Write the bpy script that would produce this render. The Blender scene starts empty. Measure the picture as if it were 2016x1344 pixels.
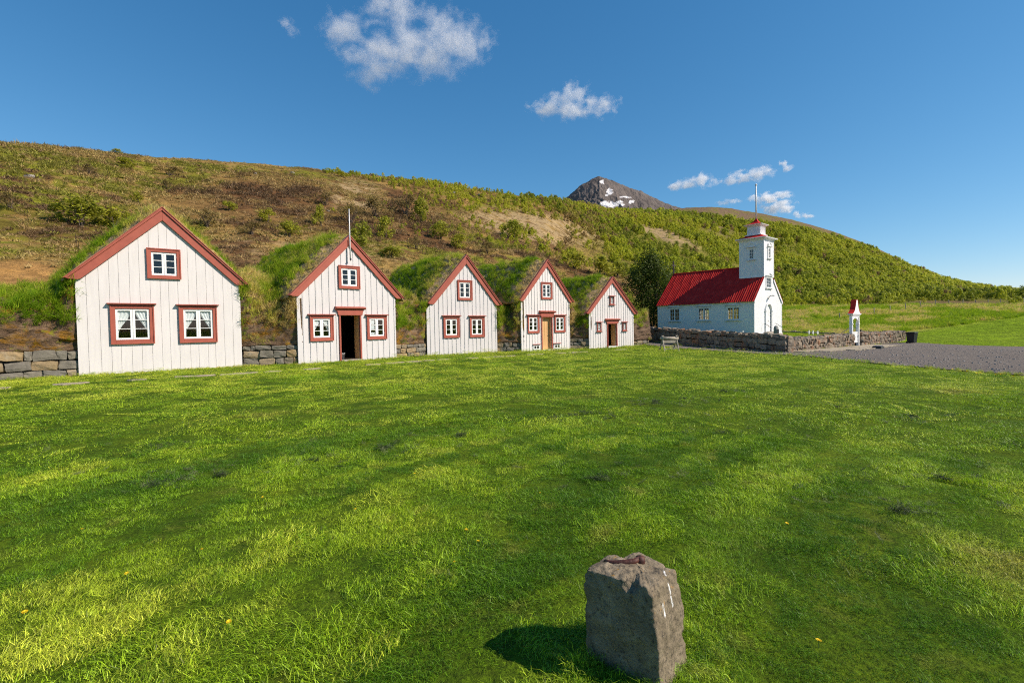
import bpy, bmesh, math, random
import numpy as np
from mathutils import Vector, Matrix, noise as mnoise

rad = math.radians
SC = bpy.context.scene
COL = SC.collection

# ------------------------------------------------------------------ camera
cam_d = bpy.data.cameras.new('camera')
cam_d.sensor_width = 36.0
cam_d.lens = 18.0
cam_d.clip_start = 0.05
cam_d.clip_end = 20000
cam = bpy.data.objects.new('camera', cam_d)
COL.objects.link(cam)
CAMZ = 1.6
PITCH, ROLL = rad(1.71), rad(-1.02)
cam.matrix_world = (Matrix.Translation((0, 0, CAMZ)) @ Matrix.Rotation(rad(90) - PITCH, 4, 'X')
                    @ Matrix.Rotation(ROLL, 4, 'Z'))
SC.camera = cam

# ------------------------------------------------------------------ sun and sky
SUN_EL = rad(39.5)
SUN_H = Vector((0.974, -0.228)).normalized()
to_sun = Vector((SUN_H.x * math.cos(SUN_EL), SUN_H.y * math.cos(SUN_EL), math.sin(SUN_EL)))
sd = bpy.data.lights.new('sun', 'SUN')
sd.energy = 4.7
sd.angle = rad(0.53)
sd.color = (1.0, 0.885, 0.77)
sun = bpy.data.objects.new('sun', sd)
COL.objects.link(sun)
sun.rotation_euler = to_sun.to_track_quat('Z', 'Y').to_euler()
sun.location = (60, -40, 80)

world = bpy.data.worlds.new('World')
SC.world = world
world.use_nodes = True
wn = world.node_tree
for n in list(wn.nodes):
    wn.nodes.remove(n)
w_out = wn.nodes.new('ShaderNodeOutputWorld')
w_bg = wn.nodes.new('ShaderNodeBackground')
w_sky = wn.nodes.new('ShaderNodeTexSky')
w_sky.sky_type = 'NISHITA'
w_sky.sun_disc = False
w_sky.sun_elevation = SUN_EL
w_sky.sun_rotation = math.atan2(to_sun.x, to_sun.y)
w_sky.altitude = 900
w_sky.air_density = 1.0
w_sky.dust_density = 0.0
w_sky.ozone_density = 2.5
w_bg.inputs['Strength'].default_value = 0.12
# polarised, contrasty sky: the whole dome through one tone curve per channel
w_sep = wn.nodes.new('ShaderNodeSeparateColor')
w_com = wn.nodes.new('ShaderNodeCombineColor')
wn.links.new(w_sky.outputs[0], w_sep.inputs[0])
for ch, (gain, power) in enumerate(((0.36, 1.33), (0.83, 0.90), (1.25, 0.75))):
    w_p = wn.nodes.new('ShaderNodeMath')
    w_p.operation = 'POWER'
    w_p.inputs[1].default_value = power
    w_m = wn.nodes.new('ShaderNodeMath')
    w_m.operation = 'MULTIPLY'
    w_m.inputs[1].default_value = gain
    wn.links.new(w_sep.outputs[ch], w_p.inputs[0])
    wn.links.new(w_p.outputs[0], w_m.inputs[0])
    wn.links.new(w_m.outputs[0], w_com.inputs[ch])
wn.links.new(w_com.outputs[0], w_bg.inputs[0])
wn.links.new(w_bg.outputs[0], w_out.inputs[0])

SC.view_settings.view_transform = 'Standard'
SC.view_settings.look = 'None'
SC.view_settings.exposure = 0.42
SC.view_settings.gamma = 1.0
SC.render.engine = 'CYCLES'
cy = SC.cycles
cy.use_denoising = False
try:
    cy.denoiser = 'OPENIMAGEDENOISE'
    cy.denoising_prefilter = 'ACCURATE'
except Exception:
    pass
cy.filter_width = 1.1
cy.use_light_tree = False
world.cycles.sampling_method = 'MANUAL'
world.cycles.sample_map_resolution = 1024
cy.max_bounces = 8
cy.diffuse_bounces = 4
cy.glossy_bounces = 3
cy.transmission_bounces = 6
cy.transparent_max_bounces = 12
cy.volume_bounces = 4
cy.volume_step_rate = 0.35
cy.volume_max_steps = 256
cy.caustics_reflective = False
cy.caustics_refractive = False
cy.sample_clamp_indirect = 2.5

rng = np.random.default_rng(7)
random.seed(7)

# ------------------------------------------------------------------ materials
MATS = {}


def new_mat(name):
    m = bpy.data.materials.new(name)
    m.use_nodes = True
    nt = m.node_tree
    b = nt.nodes['Principled BSDF']
    MATS[name] = m
    return m, nt, b


def N(nt, kind, **kw):
    n = nt.nodes.new(kind)
    for k, v in kw.items():
        if k.startswith('i_'):
            n.inputs[k[2:].replace('_', ' ')].default_value = v
        else:
            setattr(n, k, v)
    return n


def ramp(nt, src, stops):
    r = nt.nodes.new('ShaderNodeValToRGB')
    els = r.color_ramp.elements
    while len(els) < len(stops):
        els.new(0.5)
    for e, (p, c) in zip(els, stops):
        e.position = p
        e.color = (c[0], c[1], c[2], 1) if hasattr(c, '__len__') else (c, c, c, 1)
    nt.links.new(src, r.inputs[0])
    return r.outputs[0]


def coords(nt, coord='Object', scale=(1, 1, 1), rot=(0, 0, 0)):
    tc = nt.nodes.new('ShaderNodeTexCoord')
    if coord == 'World':
        g = nt.nodes.new('ShaderNodeNewGeometry')
        src = g.outputs['Position']
    else:
        src = tc.outputs[coord]
    mp = nt.nodes.new('ShaderNodeMapping')
    mp.inputs['Scale'].default_value = scale
    mp.inputs['Rotation'].default_value = rot
    nt.links.new(src, mp.inputs[0])
    return mp.outputs[0]


def noise_tex(nt, vec, scale, detail=4, rough=0.55, dist=0.0):
    n = nt.nodes.new('ShaderNodeTexNoise')
    n.inputs['Scale'].default_value = scale
    n.inputs['Detail'].default_value = detail
    n.inputs['Roughness'].default_value = rough
    n.inputs['Distortion'].default_value = dist
    nt.links.new(vec, n.inputs['Vector'])
    return n.outputs['Fac']


def mixc(nt, fac, a, b, mode='MIX'):
    m = nt.nodes.new('ShaderNodeMix')
    m.data_type = 'RGBA'
    m.blend_type = mode
    for sock, v in ((m.inputs[0], fac), (m.inputs[6], a), (m.inputs[7], b)):
        if hasattr(v, 'is_linked') or isinstance(v, bpy.types.NodeSocket):
            nt.links.new(v, sock)
        elif hasattr(v, '__len__'):
            sock.default_value = (v[0], v[1], v[2], 1)
        else:
            sock.default_value = v
    return m.outputs[2]


def add_bump(nt, b, height, strength, dist=0.02):
    bp = nt.nodes.new('ShaderNodeBump')
    bp.inputs['Strength'].default_value = strength
    bp.inputs['Distance'].default_value = dist
    nt.links.new(height, bp.inputs['Height'])
    nt.links.new(bp.outputs[0], b.inputs['Normal'])


def pmat(name, c1, c2=None, scale=3.0, rough=0.75, bump=0.0, bscale=20.0, bdist=0.01, spec=0.3, stretch=(1, 1, 1),
         lo=0.35, hi=0.65, metallic=0.0, coord='Object', detail=5):
    m, nt, b = new_mat(name)
    b.inputs['Roughness'].default_value = rough
    b.inputs['Specular IOR Level'].default_value = spec
    b.inputs['Metallic'].default_value = metallic
    vec = coords(nt, coord, stretch)
    if c2 is None:
        c2 = tuple(x * 0.8 for x in c1)
    f = noise_tex(nt, vec, scale, detail)
    nt.links.new(ramp(nt, f, [(lo, c1), (hi, c2)]), b.inputs['Base Color'])
    if bump:
        add_bump(nt, b, noise_tex(nt, vec, bscale, 6), bump, bdist)
    return m


# painted boards: faint soiling streaks, worn grain
def paint_mat(name, c, dirt, streak=(9, 9, 0.7), wear=0.0, wearcol=(0.30, 0.22, 0.15), amount=0.5, rough=0.55):
    m, nt, b = new_mat(name)
    b.inputs['Roughness'].default_value = rough
    b.inputs['Specular IOR Level'].default_value = 0.3
    v = coords(nt, 'Object', streak)
    f = noise_tex(nt, v, 1.4, 6, 0.6)
    v2 = coords(nt, 'Object', (1, 1, 1))
    f2 = noise_tex(nt, v2, 0.9, 4, 0.6)
    col = mixc(nt, ramp(nt, f, [(0.40, 0.0), (0.75, amount)]), c, dirt)
    col = mixc(nt, ramp(nt, f2, [(0.45, 0.0), (0.75, amount * 0.6)]), col, dirt)
    oi = N(nt, 'ShaderNodeObjectInfo')
    col = mixc(nt, ramp(nt, oi.outputs['Random'], [(0.0, 0.0), (1.0, 0.10)]), col, tuple(x * 0.80 for x in c))
    if wear:
        v3 = coords(nt, 'Object', (14, 14, 2.2))
        f3 = noise_tex(nt, v3, 1.0, 8, 0.7)
        col = mixc(nt, ramp(nt, f3, [(0.66, 0.0), (0.70, wear)]), col, wearcol)
    nt.links.new(col, b.inputs['Base Color'])
    v4 = coords(nt, 'Object', (40, 40, 2.5))
    add_bump(nt, b, noise_tex(nt, v4, 1.5, 5), 0.06, 0.003)
    return m


paint_mat('white_paint', (0.72, 0.672, 0.64), (0.56, 0.52, 0.49), wear=0.25, amount=0.42)
paint_mat('white_paint_worn', (0.65, 0.61, 0.595), (0.48, 0.45, 0.42), wear=0.6, amount=0.35)
paint_mat('white_trim', (0.84, 0.83, 0.80), (0.66, 0.64, 0.6), amount=0.35, rough=0.4)
paint_mat('church_white', (0.82, 0.815, 0.80), (0.64, 0.64, 0.62), amount=0.3)
paint_mat('red_paint', (0.40, 0.105, 0.068), (0.29, 0.076, 0.05), streak=(3, 3, 3), amount=0.7, rough=0.5)
pmat('raw_wood', (0.68, 0.42, 0.19), (0.55, 0.31, 0.12), scale=1.2, stretch=(18, 18, 0.8), rough=0.6, bump=0.2, bscale=3)
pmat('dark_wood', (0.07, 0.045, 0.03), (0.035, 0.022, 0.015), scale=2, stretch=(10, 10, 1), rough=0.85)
pmat('grey_wood', (0.42, 0.37, 0.29), (0.26, 0.22, 0.17), scale=2, stretch=(3, 3, 3), rough=0.85, bump=0.4, bscale=30)
pmat('iron_rust', (0.10, 0.035, 0.022), (0.05, 0.02, 0.015), scale=30, rough=0.6, bump=0.4, bscale=60)
pmat('dark_metal', (0.045, 0.047, 0.05), (0.03, 0.03, 0.03), rough=0.5)
pmat('grey_metal', (0.45, 0.46, 0.47), (0.35, 0.36, 0.37), rough=0.4, metallic=0.6)
pmat('pole_white', (0.78, 0.78, 0.76), (0.66, 0.66, 0.64), scale=4, rough=0.4)
pmat('bucket_white', (0.75, 0.76, 0.76), (0.6, 0.6, 0.6), scale=4, rough=0.4)
pmat('bin_plastic', (0.018, 0.02, 0.022), (0.03, 0.032, 0.034), scale=6, rough=0.45)
pmat('concrete', (0.42, 0.37, 0.31), (0.30, 0.26, 0.22), scale=4, rough=0.9, bump=0.3, bscale=40)
pmat('paper', (0.82, 0.82, 0.8), (0.7, 0.7, 0.7))
pmat('green_paint', (0.02, 0.06, 0.04), (0.03, 0.04, 0.03), rough=0.5)
pmat('headstone_stone', (0.30, 0.30, 0.26), (0.18, 0.18, 0.16), scale=9, rough=0.85, bump=0.4, bscale=40)
pmat('slab_stone', (0.40, 0.33, 0.23), (0.25, 0.21, 0.14), scale=3.5, rough=0.9, bump=0.6, bscale=18, bdist=0.02)
pmat('turf_soil', (0.105, 0.066, 0.042), (0.21, 0.14, 0.09), scale=2.2, stretch=(1, 1, 3.0), rough=0.95, bump=1.0, bscale=5,
     bdist=0.10, spec=0.1)
pmat('rock_core', (0.03, 0.025, 0.022), (0.05, 0.04, 0.035), rough=0.95)
pmat('dandelion_yellow', (0.85, 0.60, 0.01), (0.78, 0.50, 0.01), rough=0.7)
pmat('stem_green', (0.08, 0.14, 0.03), rough=0.7)
pmat('bark', (0.16, 0.12, 0.09), (0.08, 0.06, 0.045), scale=8, rough=0.9)
pmat('cross_dark', (0.06, 0.045, 0.04), (0.04, 0.03, 0.03), rough=0.7)
pmat('boulder_pale', (0.40, 0.37, 0.33), (0.25, 0.22, 0.19), scale=4, rough=0.9, bump=0.6, bscale=8, bdist=0.05)


# turf with rusty moss
def moss_turf():
    m, nt, b = new_mat('moss_turf')
    b.inputs['Roughness'].default_value = 0.97
    b.inputs['Specular IOR Level'].default_value = 0.05
    v = coords(nt, 'Object', (1, 1, 2.6))
    f = noise_tex(nt, v, 2.6, 8, 0.65, 0.6)
    c = ramp(nt, f, [(0.30, (0.045, 0.028, 0.018)), (0.45, (0.15, 0.095, 0.06)), (0.58, (0.23, 0.15, 0.09)), (0.75, (0.30, 0.22, 0.13))])
    f2 = noise_tex(nt, coords(nt, 'World', (1, 1, 1.4)), 1.5, 6, 0.65, 0.8)
    c = mixc(nt, ramp(nt, f2, [(0.50, 0.0), (0.62, 0.8)]), c, (0.30, 0.145, 0.010))
    f3 = noise_tex(nt, coords(nt, 'World', (1, 1, 1)), 2.4, 6, 0.65, 0.5)
    c = mixc(nt, ramp(nt, f3, [(0.56, 0.0), (0.66, 0.8)]), c, (0.22, 0.23, 0.02))
    nt.links.new(c, b.inputs['Base Color'])
    add_bump(nt, b, noise_tex(nt, v, 5.0, 8, 0.7, 1.0), 1.0, 0.12)


moss_turf()


# stones: every stone tinted by its own random number
def stone_mat(name, stops, bump=0.7, rust=0.0, sc=7.0):
    m, nt, b = new_mat(name)
    b.inputs['Roughness'].default_value = 0.9
    b.inputs['Specular IOR Level'].default_value = 0.2
    oi = N(nt, 'ShaderNodeObjectInfo')
    base = ramp(nt, oi.outputs['Random'], stops)
    v = coords(nt, 'World', (1, 1, 1))
    f = noise_tex(nt, v, sc, 8, 0.65)
    col = mixc(nt, ramp(nt, f, [(0.42, 0.0), (0.75, 0.55)]), base, (0.07, 0.06, 0.05))
    f2 = noise_tex(nt, v, 3.3, 5, 0.6)
    col = mixc(nt, ramp(nt, f2, [(0.55, 0.0), (0.72, 0.4)]), col, (0.42, 0.38, 0.30))
    if rust:
        f3 = noise_tex(nt, v, 1.9, 6, 0.6)
        col = mixc(nt, ramp(nt, f3, [(0.52, 0.0), (0.66, rust)]), col, (0.34, 0.12, 0.035))
    nt.links.new(col, b.inputs['Base Color'])
    add_bump(nt, b, noise_tex(nt, v, sc * 2.2, 8, 0.7), bump, 0.03)


stone_mat('base_stone', [(0.0, (0.15, 0.135, 0.11)), (0.3, (0.24, 0.21, 0.16)), (0.55, (0.18, 0.165, 0.135)), (0.75, (0.40, 0.27, 0.125)), (1.0, (0.31, 0.25, 0.17))])
stone_mat('yard_stone', [(0.0, (0.12, 0.105, 0.085)), (0.4, (0.25, 0.205, 0.15)), (0.7, (0.33, 0.265, 0.19)), (1.0, (0.19, 0.15, 0.11))], rust=0.6)


def glass_mat():
    m, nt, b = new_mat('window_glass')
    nt.nodes.remove(b)
    out = [n for n in nt.nodes if n.type == 'OUTPUT_MATERIAL'][0]
    tr = N(nt, 'ShaderNodeBsdfTransparent')
    tr.inputs[0].default_value = (0.94, 0.96, 0.96, 1)
    gl = N(nt, 'ShaderNodeBsdfGlossy')
    gl.inputs['Roughness'].default_value = 0.04
    fr = N(nt, 'ShaderNodeFresnel')
    fr.inputs[0].default_value = 1.75
    mx = N(nt, 'ShaderNodeMixShader')
    g = N(nt, 'ShaderNodeNewGeometry')          # reflect at the outer face of the pane only
    inv = N(nt, 'ShaderNodeMath', operation='SUBTRACT')
    inv.inputs[0].default_value = 1.0
    nt.links.new(g.outputs['Backfacing'], inv.inputs[1])
    ml = N(nt, 'ShaderNodeMath', operation='MULTIPLY')
    nt.links.new(fr.outputs[0], ml.inputs[0])
    nt.links.new(inv.outputs[0], ml.inputs[1])
    nt.links.new(ml.outputs[0], mx.inputs[0])
    nt.links.new(tr.outputs[0], mx.inputs[1])
    nt.links.new(gl.outputs[0], mx.inputs[2])
    nt.links.new(mx.outputs[0], out.inputs[0])


glass_mat()


def leafy(name, col_socket_fn, trans=0.35, rough=0.6, spec=0.25):
    m, nt, b = new_mat(name)
    out = [n for n in nt.nodes if n.type == 'OUTPUT_MATERIAL'][0]
    c = col_socket_fn(nt)
    b.inputs['Roughness'].default_value = rough
    b.inputs['Specular IOR Level'].default_value = spec
    nt.links.new(c, b.inputs['Base Color'])
    t = N(nt, 'ShaderNodeBsdfTranslucent')
    nt.links.new(c, t.inputs[0])
    mx = N(nt, 'ShaderNodeMixShader')
    mx.inputs[0].default_value = trans
    nt.links.new(b.outputs[0], mx.inputs[1])
    nt.links.new(t.outputs[0], mx.inputs[2])
    nt.links.new(mx.outputs[0], out.inputs[0])
    return m


def blade_var(nt, c, amt=0.35):
    at = N(nt, 'ShaderNodeAttribute', attribute_name='bv')
    m = N(nt, 'ShaderNodeMapRange')
    m.inputs[3].default_value = 1 - amt
    m.inputs[4].default_value = 1 + amt
    nt.links.new(at.outputs['Fac'], m.inputs[0])
    h = N(nt, 'ShaderNodeVectorMath', operation='SCALE')
    nt.links.new(c, h.inputs[0])
    nt.links.new(m.outputs[0], h.inputs['Scale'])
    return h.outputs[0]


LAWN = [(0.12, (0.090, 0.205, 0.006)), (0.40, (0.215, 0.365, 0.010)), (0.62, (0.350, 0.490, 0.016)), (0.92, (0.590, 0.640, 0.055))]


def lawn_color(nt, ground=False):
    # mown lawn: each tuft's swath plus far-lawn brightness painted in (tint), small mottling, dry straw patches
    v = coords(nt, 'World', (1, 1, 0.0), (0, 0, rad(-48)))
    if ground:
        c = ramp(nt, noise_tex(nt, v, 1.2, 5, 0.6), [(0.35, LAWN[0][1]), (0.5, LAWN[1][1]), (0.65, LAWN[2][1])])
    else:
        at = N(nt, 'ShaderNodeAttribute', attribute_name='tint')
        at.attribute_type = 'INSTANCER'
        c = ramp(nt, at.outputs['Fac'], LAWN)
    f3 = noise_tex(nt, v, 2.6, 5, 0.68, 0.3)
    c = mixc(nt, ramp(nt, f3, [(0.57, 0.0), (0.70, 0.55)]), c, (0.46, 0.44, 0.070))
    c = mixc(nt, ramp(nt, f3, [(0.32, 0.6), (0.45, 0.0)]), c, (0.080, 0.185, 0.004))
    f4 = noise_tex(nt, v, 0.33, 5, 0.65, 0.5)
    c = mixc(nt, ramp(nt, f4, [(0.60, 0.0), (0.70, 0.55)]), c, (0.50, 0.38, 0.085))
    return c


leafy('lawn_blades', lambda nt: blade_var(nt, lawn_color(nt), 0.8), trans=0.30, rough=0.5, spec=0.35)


def lawn_ground():
    m, nt, b = new_mat('lawn_soil')
    b.inputs['Roughness'].default_value = 0.95
    b.inputs['Specular IOR Level'].default_value = 0.05
    c = lawn_color(nt, True)
    f = noise_tex(nt, coords(nt, 'World'), 28, 6, 0.7)
    c2 = mixc(nt, ramp(nt, f, [(0.35, 0.95), (0.65, 0.6)]), c, (0.030, 0.045, 0.006))
    nt.links.new(c2, b.inputs['Base Color'])
    add_bump(nt, b, noise_tex(nt, coords(nt, 'World'), 16, 6, 0.7), 0.8, 0.06)


lawn_ground()


def tint_color(stops, name='tint'):
    def fn(nt):
        at = N(nt, 'ShaderNodeAttribute', attribute_name=name)
        at.attribute_type = 'INSTANCER'
        return blade_var(nt, ramp(nt, at.outputs['Fac'], stops), 0.4)
    return fn


leafy('turf_blades', tint_color([(0.0, (0.190, 0.330, 0.008)), (0.4, (0.340, 0.440, 0.018)), (0.7, (0.56, 0.53, 0.09)), (1.0, (0.70, 0.53, 0.22))]), trans=0.52)
leafy('clipping_blades', tint_color([(0.0, (0.025, 0.040, 0.014)), (1.0, (0.16, 0.18, 0.075))]), trans=0.1)
leafy('heath_blades', tint_color([(0.0, (0.14, 0.085, 0.045)), (0.35, (0.27, 0.175, 0.075)), (0.65, (0.44, 0.31, 0.12)), (1.0, (0.24, 0.235, 0.03))]), trans=0.35)
WOOD = [(0.0, (0.20, 0.235, 0.022)), (0.45, (0.395, 0.435, 0.028)), (0.8, (0.53, 0.54, 0.036)), (1.0, (0.33, 0.22, 0.09))]
leafy('wood_leaves', tint_color(WOOD), trans=0.45)


def obj_leaf(name, a, bcol):
    def fn(nt):
        oi = N(nt, 'ShaderNodeObjectInfo')
        return blade_var(nt, ramp(nt, oi.outputs['Random'], [(0.0, a), (1.0, bcol)]), 0.4)
    leafy(name, fn, trans=0.45)


obj_leaf('shrub_leaves', (0.400, 0.390, 0.032), (0.300, 0.320, 0.028))
obj_leaf('shrub_leaves_brown', (0.28, 0.205, 0.07), (0.22, 0.165, 0.05))
obj_leaf('birch_leaves', (0.300, 0.340, 0.028), (0.250, 0.300, 0.026))
obj_leaf('dark_leaves', (0.085, 0.120, 0.014), (0.085, 0.120, 0.014))  # dark green, deepened to paint in the church's shade


# ------------------------------------------------------------------ mesh helpers
class MB:
    def __init__(self):
        self.v = []
        self.f = []

    def add(self, vs, fs):
        o = len(self.v)
        self.v.extend([tuple(p) for p in vs])
        self.f.extend([tuple(i + o for i in f) for f in fs])
        return self

    def box(self, x0, x1, y0, y1, z0, z1):
        vs = [(x0, y0, z0), (x1, y0, z0), (x1, y1, z0), (x0, y1, z0), (x0, y0, z1), (x1, y0, z1), (x1, y1, z1), (x0, y1, z1)]
        return self.add(vs, [(0, 3, 2, 1), (4, 5, 6, 7), (0, 1, 5, 4), (1, 2, 6, 5), (2, 3, 7, 6), (3, 0, 4, 7)])

    def prism(self, poly, y0, y1):
        """polygon in x,z (counter-clockwise seen from -y) extruded along y"""
        n = len(poly)
        vs = [(p[0], y0, p[1]) for p in poly] + [(p[0], y1, p[1]) for p in poly]
        fs = [tuple(range(n)), tuple(range(2 * n - 1, n - 1, -1))]
        for i in range(n):
            j = (i + 1) % n
            fs.append((j, i, i + n, j + n))
        return self.add(vs, fs)

    def prism_x(self, poly, x0, x1):
        """polygon in y,z extruded along x"""
        n = len(poly)
        vs = [(x0, p[0], p[1]) for p in poly] + [(x1, p[0], p[1]) for p in poly]
        fs = [tuple(range(n)), tuple(range(2 * n - 1, n - 1, -1))]
        for i in range(n):
            j = (i + 1) % n
            fs.append((j, i, i + n, j + n))
        return self.add(vs, fs)

    def tube(self, pts, radii, n=8):
        pts = [Vector(p) for p in pts]
        if not hasattr(radii, '__len__'):
            radii = [radii] * len(pts)
        vs = []
        for i, p in enumerate(pts):
            d = (pts[min(i + 1, len(pts) - 1)] - pts[max(i - 1, 0)]).normalized()
            a = d.orthogonal().normalized() if abs(d.z) > 0.99 else d.cross(Vector((0, 0, 1))).normalized()
            b = d.cross(a)
            for k in range(n):
                t = 2 * math.pi * k / n
                vs.append(p + (a * math.cos(t) + b * math.sin(t)) * radii[i])
        fs = []
        for i in range(len(pts) - 1):
            for k in range(n):
                fs.append((i * n + k, i * n + (k + 1) % n, (i + 1) * n + (k + 1) % n, (i + 1) * n + k))
        fs.append(tuple(range(n - 1, -1, -1)))
        fs.append(tuple((len(pts) - 1) * n + k for k in range(n)))
        return self.add(vs, fs)

    def rings(self, rings, cap=True):
        """loft closed rings of equal length"""
        n = len(rings[0])
        vs = [p for r in rings for p in r]
        fs = []
        for i in range(len(rings) - 1):
            for k in range(n):
                fs.append((i * n + k, i * n + (k + 1) % n, (i + 1) * n + (k + 1) % n, (i + 1) * n + k))
        if cap:
            fs.append(tuple(range(n - 1, -1, -1)))
            fs.append(tuple((len(rings) - 1) * n + k for k in range(n)))
        return self.add(vs, fs)

    def mesh(self, name, mat, smooth=False):
        me = bpy.data.meshes.new(name)
        me.from_pydata(self.v, [], self.f)
        if mat:
            me.materials.append(MATS[mat])
        bm = bmesh.new()
        bm.from_mesh(me)
        bmesh.ops.recalc_face_normals(bm, faces=bm.faces)
        bm.to_mesh(me)
        bm.free()
        if smooth:
            me.shade_smooth()
        return me

    def build(self, name, mat, parent=None, smooth=False, bevel=0.0):
        o = bpy.data.objects.new(name, self.mesh(name, mat, smooth))
        COL.objects.link(o)
        if parent:
            o.parent = parent
        if bevel:
            md = o.modifiers.new('bevel', 'BEVEL')
            md.width = bevel
            md.segments = 1
            md.limit_method = 'ANGLE'
        return o


def tag(o, label=None, cat=None, group=None, kind=None):
    if label:
        o['label'] = label
    if cat:
        o['category'] = cat
    if group:
        o['group'] = group
    if kind:
        o['kind'] = kind
    return o


def empty(name, loc=(0, 0, 0), rz=0.0):
    o = bpy.data.objects.new(name, None)
    o.location = loc
    o.rotation_euler = (0, 0, rz)
    o.empty_display_size = 0.2
    COL.objects.link(o)
    return o


def link(name, me, parent=None, loc=(0, 0, 0), rot=(0, 0, 0), scl=(1, 1, 1)):
    o = bpy.data.objects.new(name, me)
    o.location, o.rotation_euler, o.scale = loc, rot, scl
    if parent:
        o.parent = parent
    COL.objects.link(o)
    return o


def np_mesh(name, verts, faces, mat, smooth=True, attrs=None):
    me = bpy.data.meshes.new(name)
    verts = np.asarray(verts, np.float32)
    faces = np.asarray(faces, np.int32)
    k = faces.shape[1]
    me.vertices.add(len(verts))
    me.vertices.foreach_set('co', verts.ravel())
    me.loops.add(faces.size)
    me.loops.foreach_set('vertex_index', faces.ravel())
    me.polygons.add(len(faces))
    me.polygons.foreach_set('loop_start', np.arange(0, faces.size, k, dtype=np.int32))
    me.polygons.foreach_set('use_smooth', np.full(len(faces), smooth, bool))
    if mat:
        me.materials.append(MATS[mat])
    for nm, (typ, dom, data) in (attrs or {}).items():
        a = me.attributes.new(nm, typ, dom)
        a.data.foreach_set('color' if 'COLOR' in typ else ('vector' if typ == 'FLOAT_VECTOR' else 'value'), np.asarray(data).ravel())
    me.update(calc_edges=True)
    me.validate()
    return me


# value noise in numpy
_perm = rng.permutation(512)
_val = rng.random(512)


def vnoise(x, y, seed=0):
    xi, yi = np.floor(x).astype(int), np.floor(y).astype(int)
    xf, yf = x - xi, y - yi
    u, v = xf * xf * (3 - 2 * xf), yf * yf * (3 - 2 * yf)

    def h(a, b):
        return _val[(_perm[(_perm[(a + seed * 17) % 512] + b) % 512])]
    return (h(xi, yi) * (1 - u) + h(xi + 1, yi) * u) * (1 - v) + (h(xi, yi + 1) * (1 - u) + h(xi + 1, yi + 1) * u) * v


def fbm(x, y, oct=5, seed=0, gain=0.5):
    s, a, t = 0, 1.0, 0
    for i in range(oct):
        s = s + a * vnoise(x * 2 ** i + 13.7 * i, y * 2 ** i - 7.3 * i, seed + i)
        t += a
        a *= gain
    return s / t


def sstep(a, b, x):
    t = np.clip((x - a) / (b - a), 0, 1)
    return t * t * (3 - 2 * t)


# ------------------------------------------------------------------ scattering (for grass and other uncountable stuff)
def proto_collection(name, meshes):
    c = bpy.data.collections.new(name)
    for i, me in enumerate(meshes):
        o = bpy.data.objects.new('%s_%03d' % (name, i), me)
        c.objects.link(o)
    return c


def scatter(name, pts, rots, scl, idx, coll, tint=None, parent=None):
    n = len(pts)
    me = bpy.data.meshes.new(name)
    me.vertices.add(n)
    me.vertices.foreach_set('co', np.asarray(pts, np.float32).ravel())
    for nm, typ, d in (('rot', 'FLOAT_VECTOR', rots), ('scl', 'FLOAT', scl), ('pick', 'INT', idx),
                       ('tint', 'FLOAT', tint if tint is not None else np.zeros(n))):
        a = me.attributes.new(nm, typ, 'POINT')
        a.data.foreach_set('vector' if typ == 'FLOAT_VECTOR' else 'value',
                           np.asarray(d, np.int32 if typ == 'INT' else np.float32).ravel())
    o = bpy.data.objects.new(name, me)
    COL.objects.link(o)
    if parent:
        o.parent = parent
    o['kind'] = 'stuff'
    ng = bpy.data.node_groups.new(name + '_nodes', 'GeometryNodeTree')
    ng.interface.new_socket('Geometry', in_out='INPUT', socket_type='NodeSocketGeometry')
    ng.interface.new_socket('Geometry', in_out='OUTPUT', socket_type='NodeSocketGeometry')
    gi, go = ng.nodes.new('NodeGroupInput'), ng.nodes.new('NodeGroupOutput')
    ip = ng.nodes.new('GeometryNodeInstanceOnPoints')
    ci = ng.nodes.new('GeometryNodeCollectionInfo')
    ci.inputs['Collection'].default_value = coll
    ci.inputs['Separate Children'].default_value = True
    ci.inputs['Reset Children'].default_value = True

    def attr(nm, typ):
        a = ng.nodes.new('GeometryNodeInputNamedAttribute')
        a.data_type = typ
        a.inputs['Name'].default_value = nm
        return a.outputs['Attribute']
    e2r = ng.nodes.new('FunctionNodeEulerToRotation')
    L = ng.links.new
    L(gi.outputs[0], ip.inputs['Points'])
    L(ci.outputs[0], ip.inputs['Instance'])
    ip.inputs['Pick Instance'].default_value = True
    L(attr('pick', 'INT'), ip.inputs['Instance Index'])
    L(attr('rot', 'FLOAT_VECTOR'), e2r.inputs[0])
    L(e2r.outputs[0], ip.inputs['Rotation'])
    L(attr('scl', 'FLOAT'), ip.inputs['Scale'])
    L(ip.outputs[0], go.inputs[0])
    md = o.modifiers.new('scatter', 'NODES')
    md.node_group = ng
    return o


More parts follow.
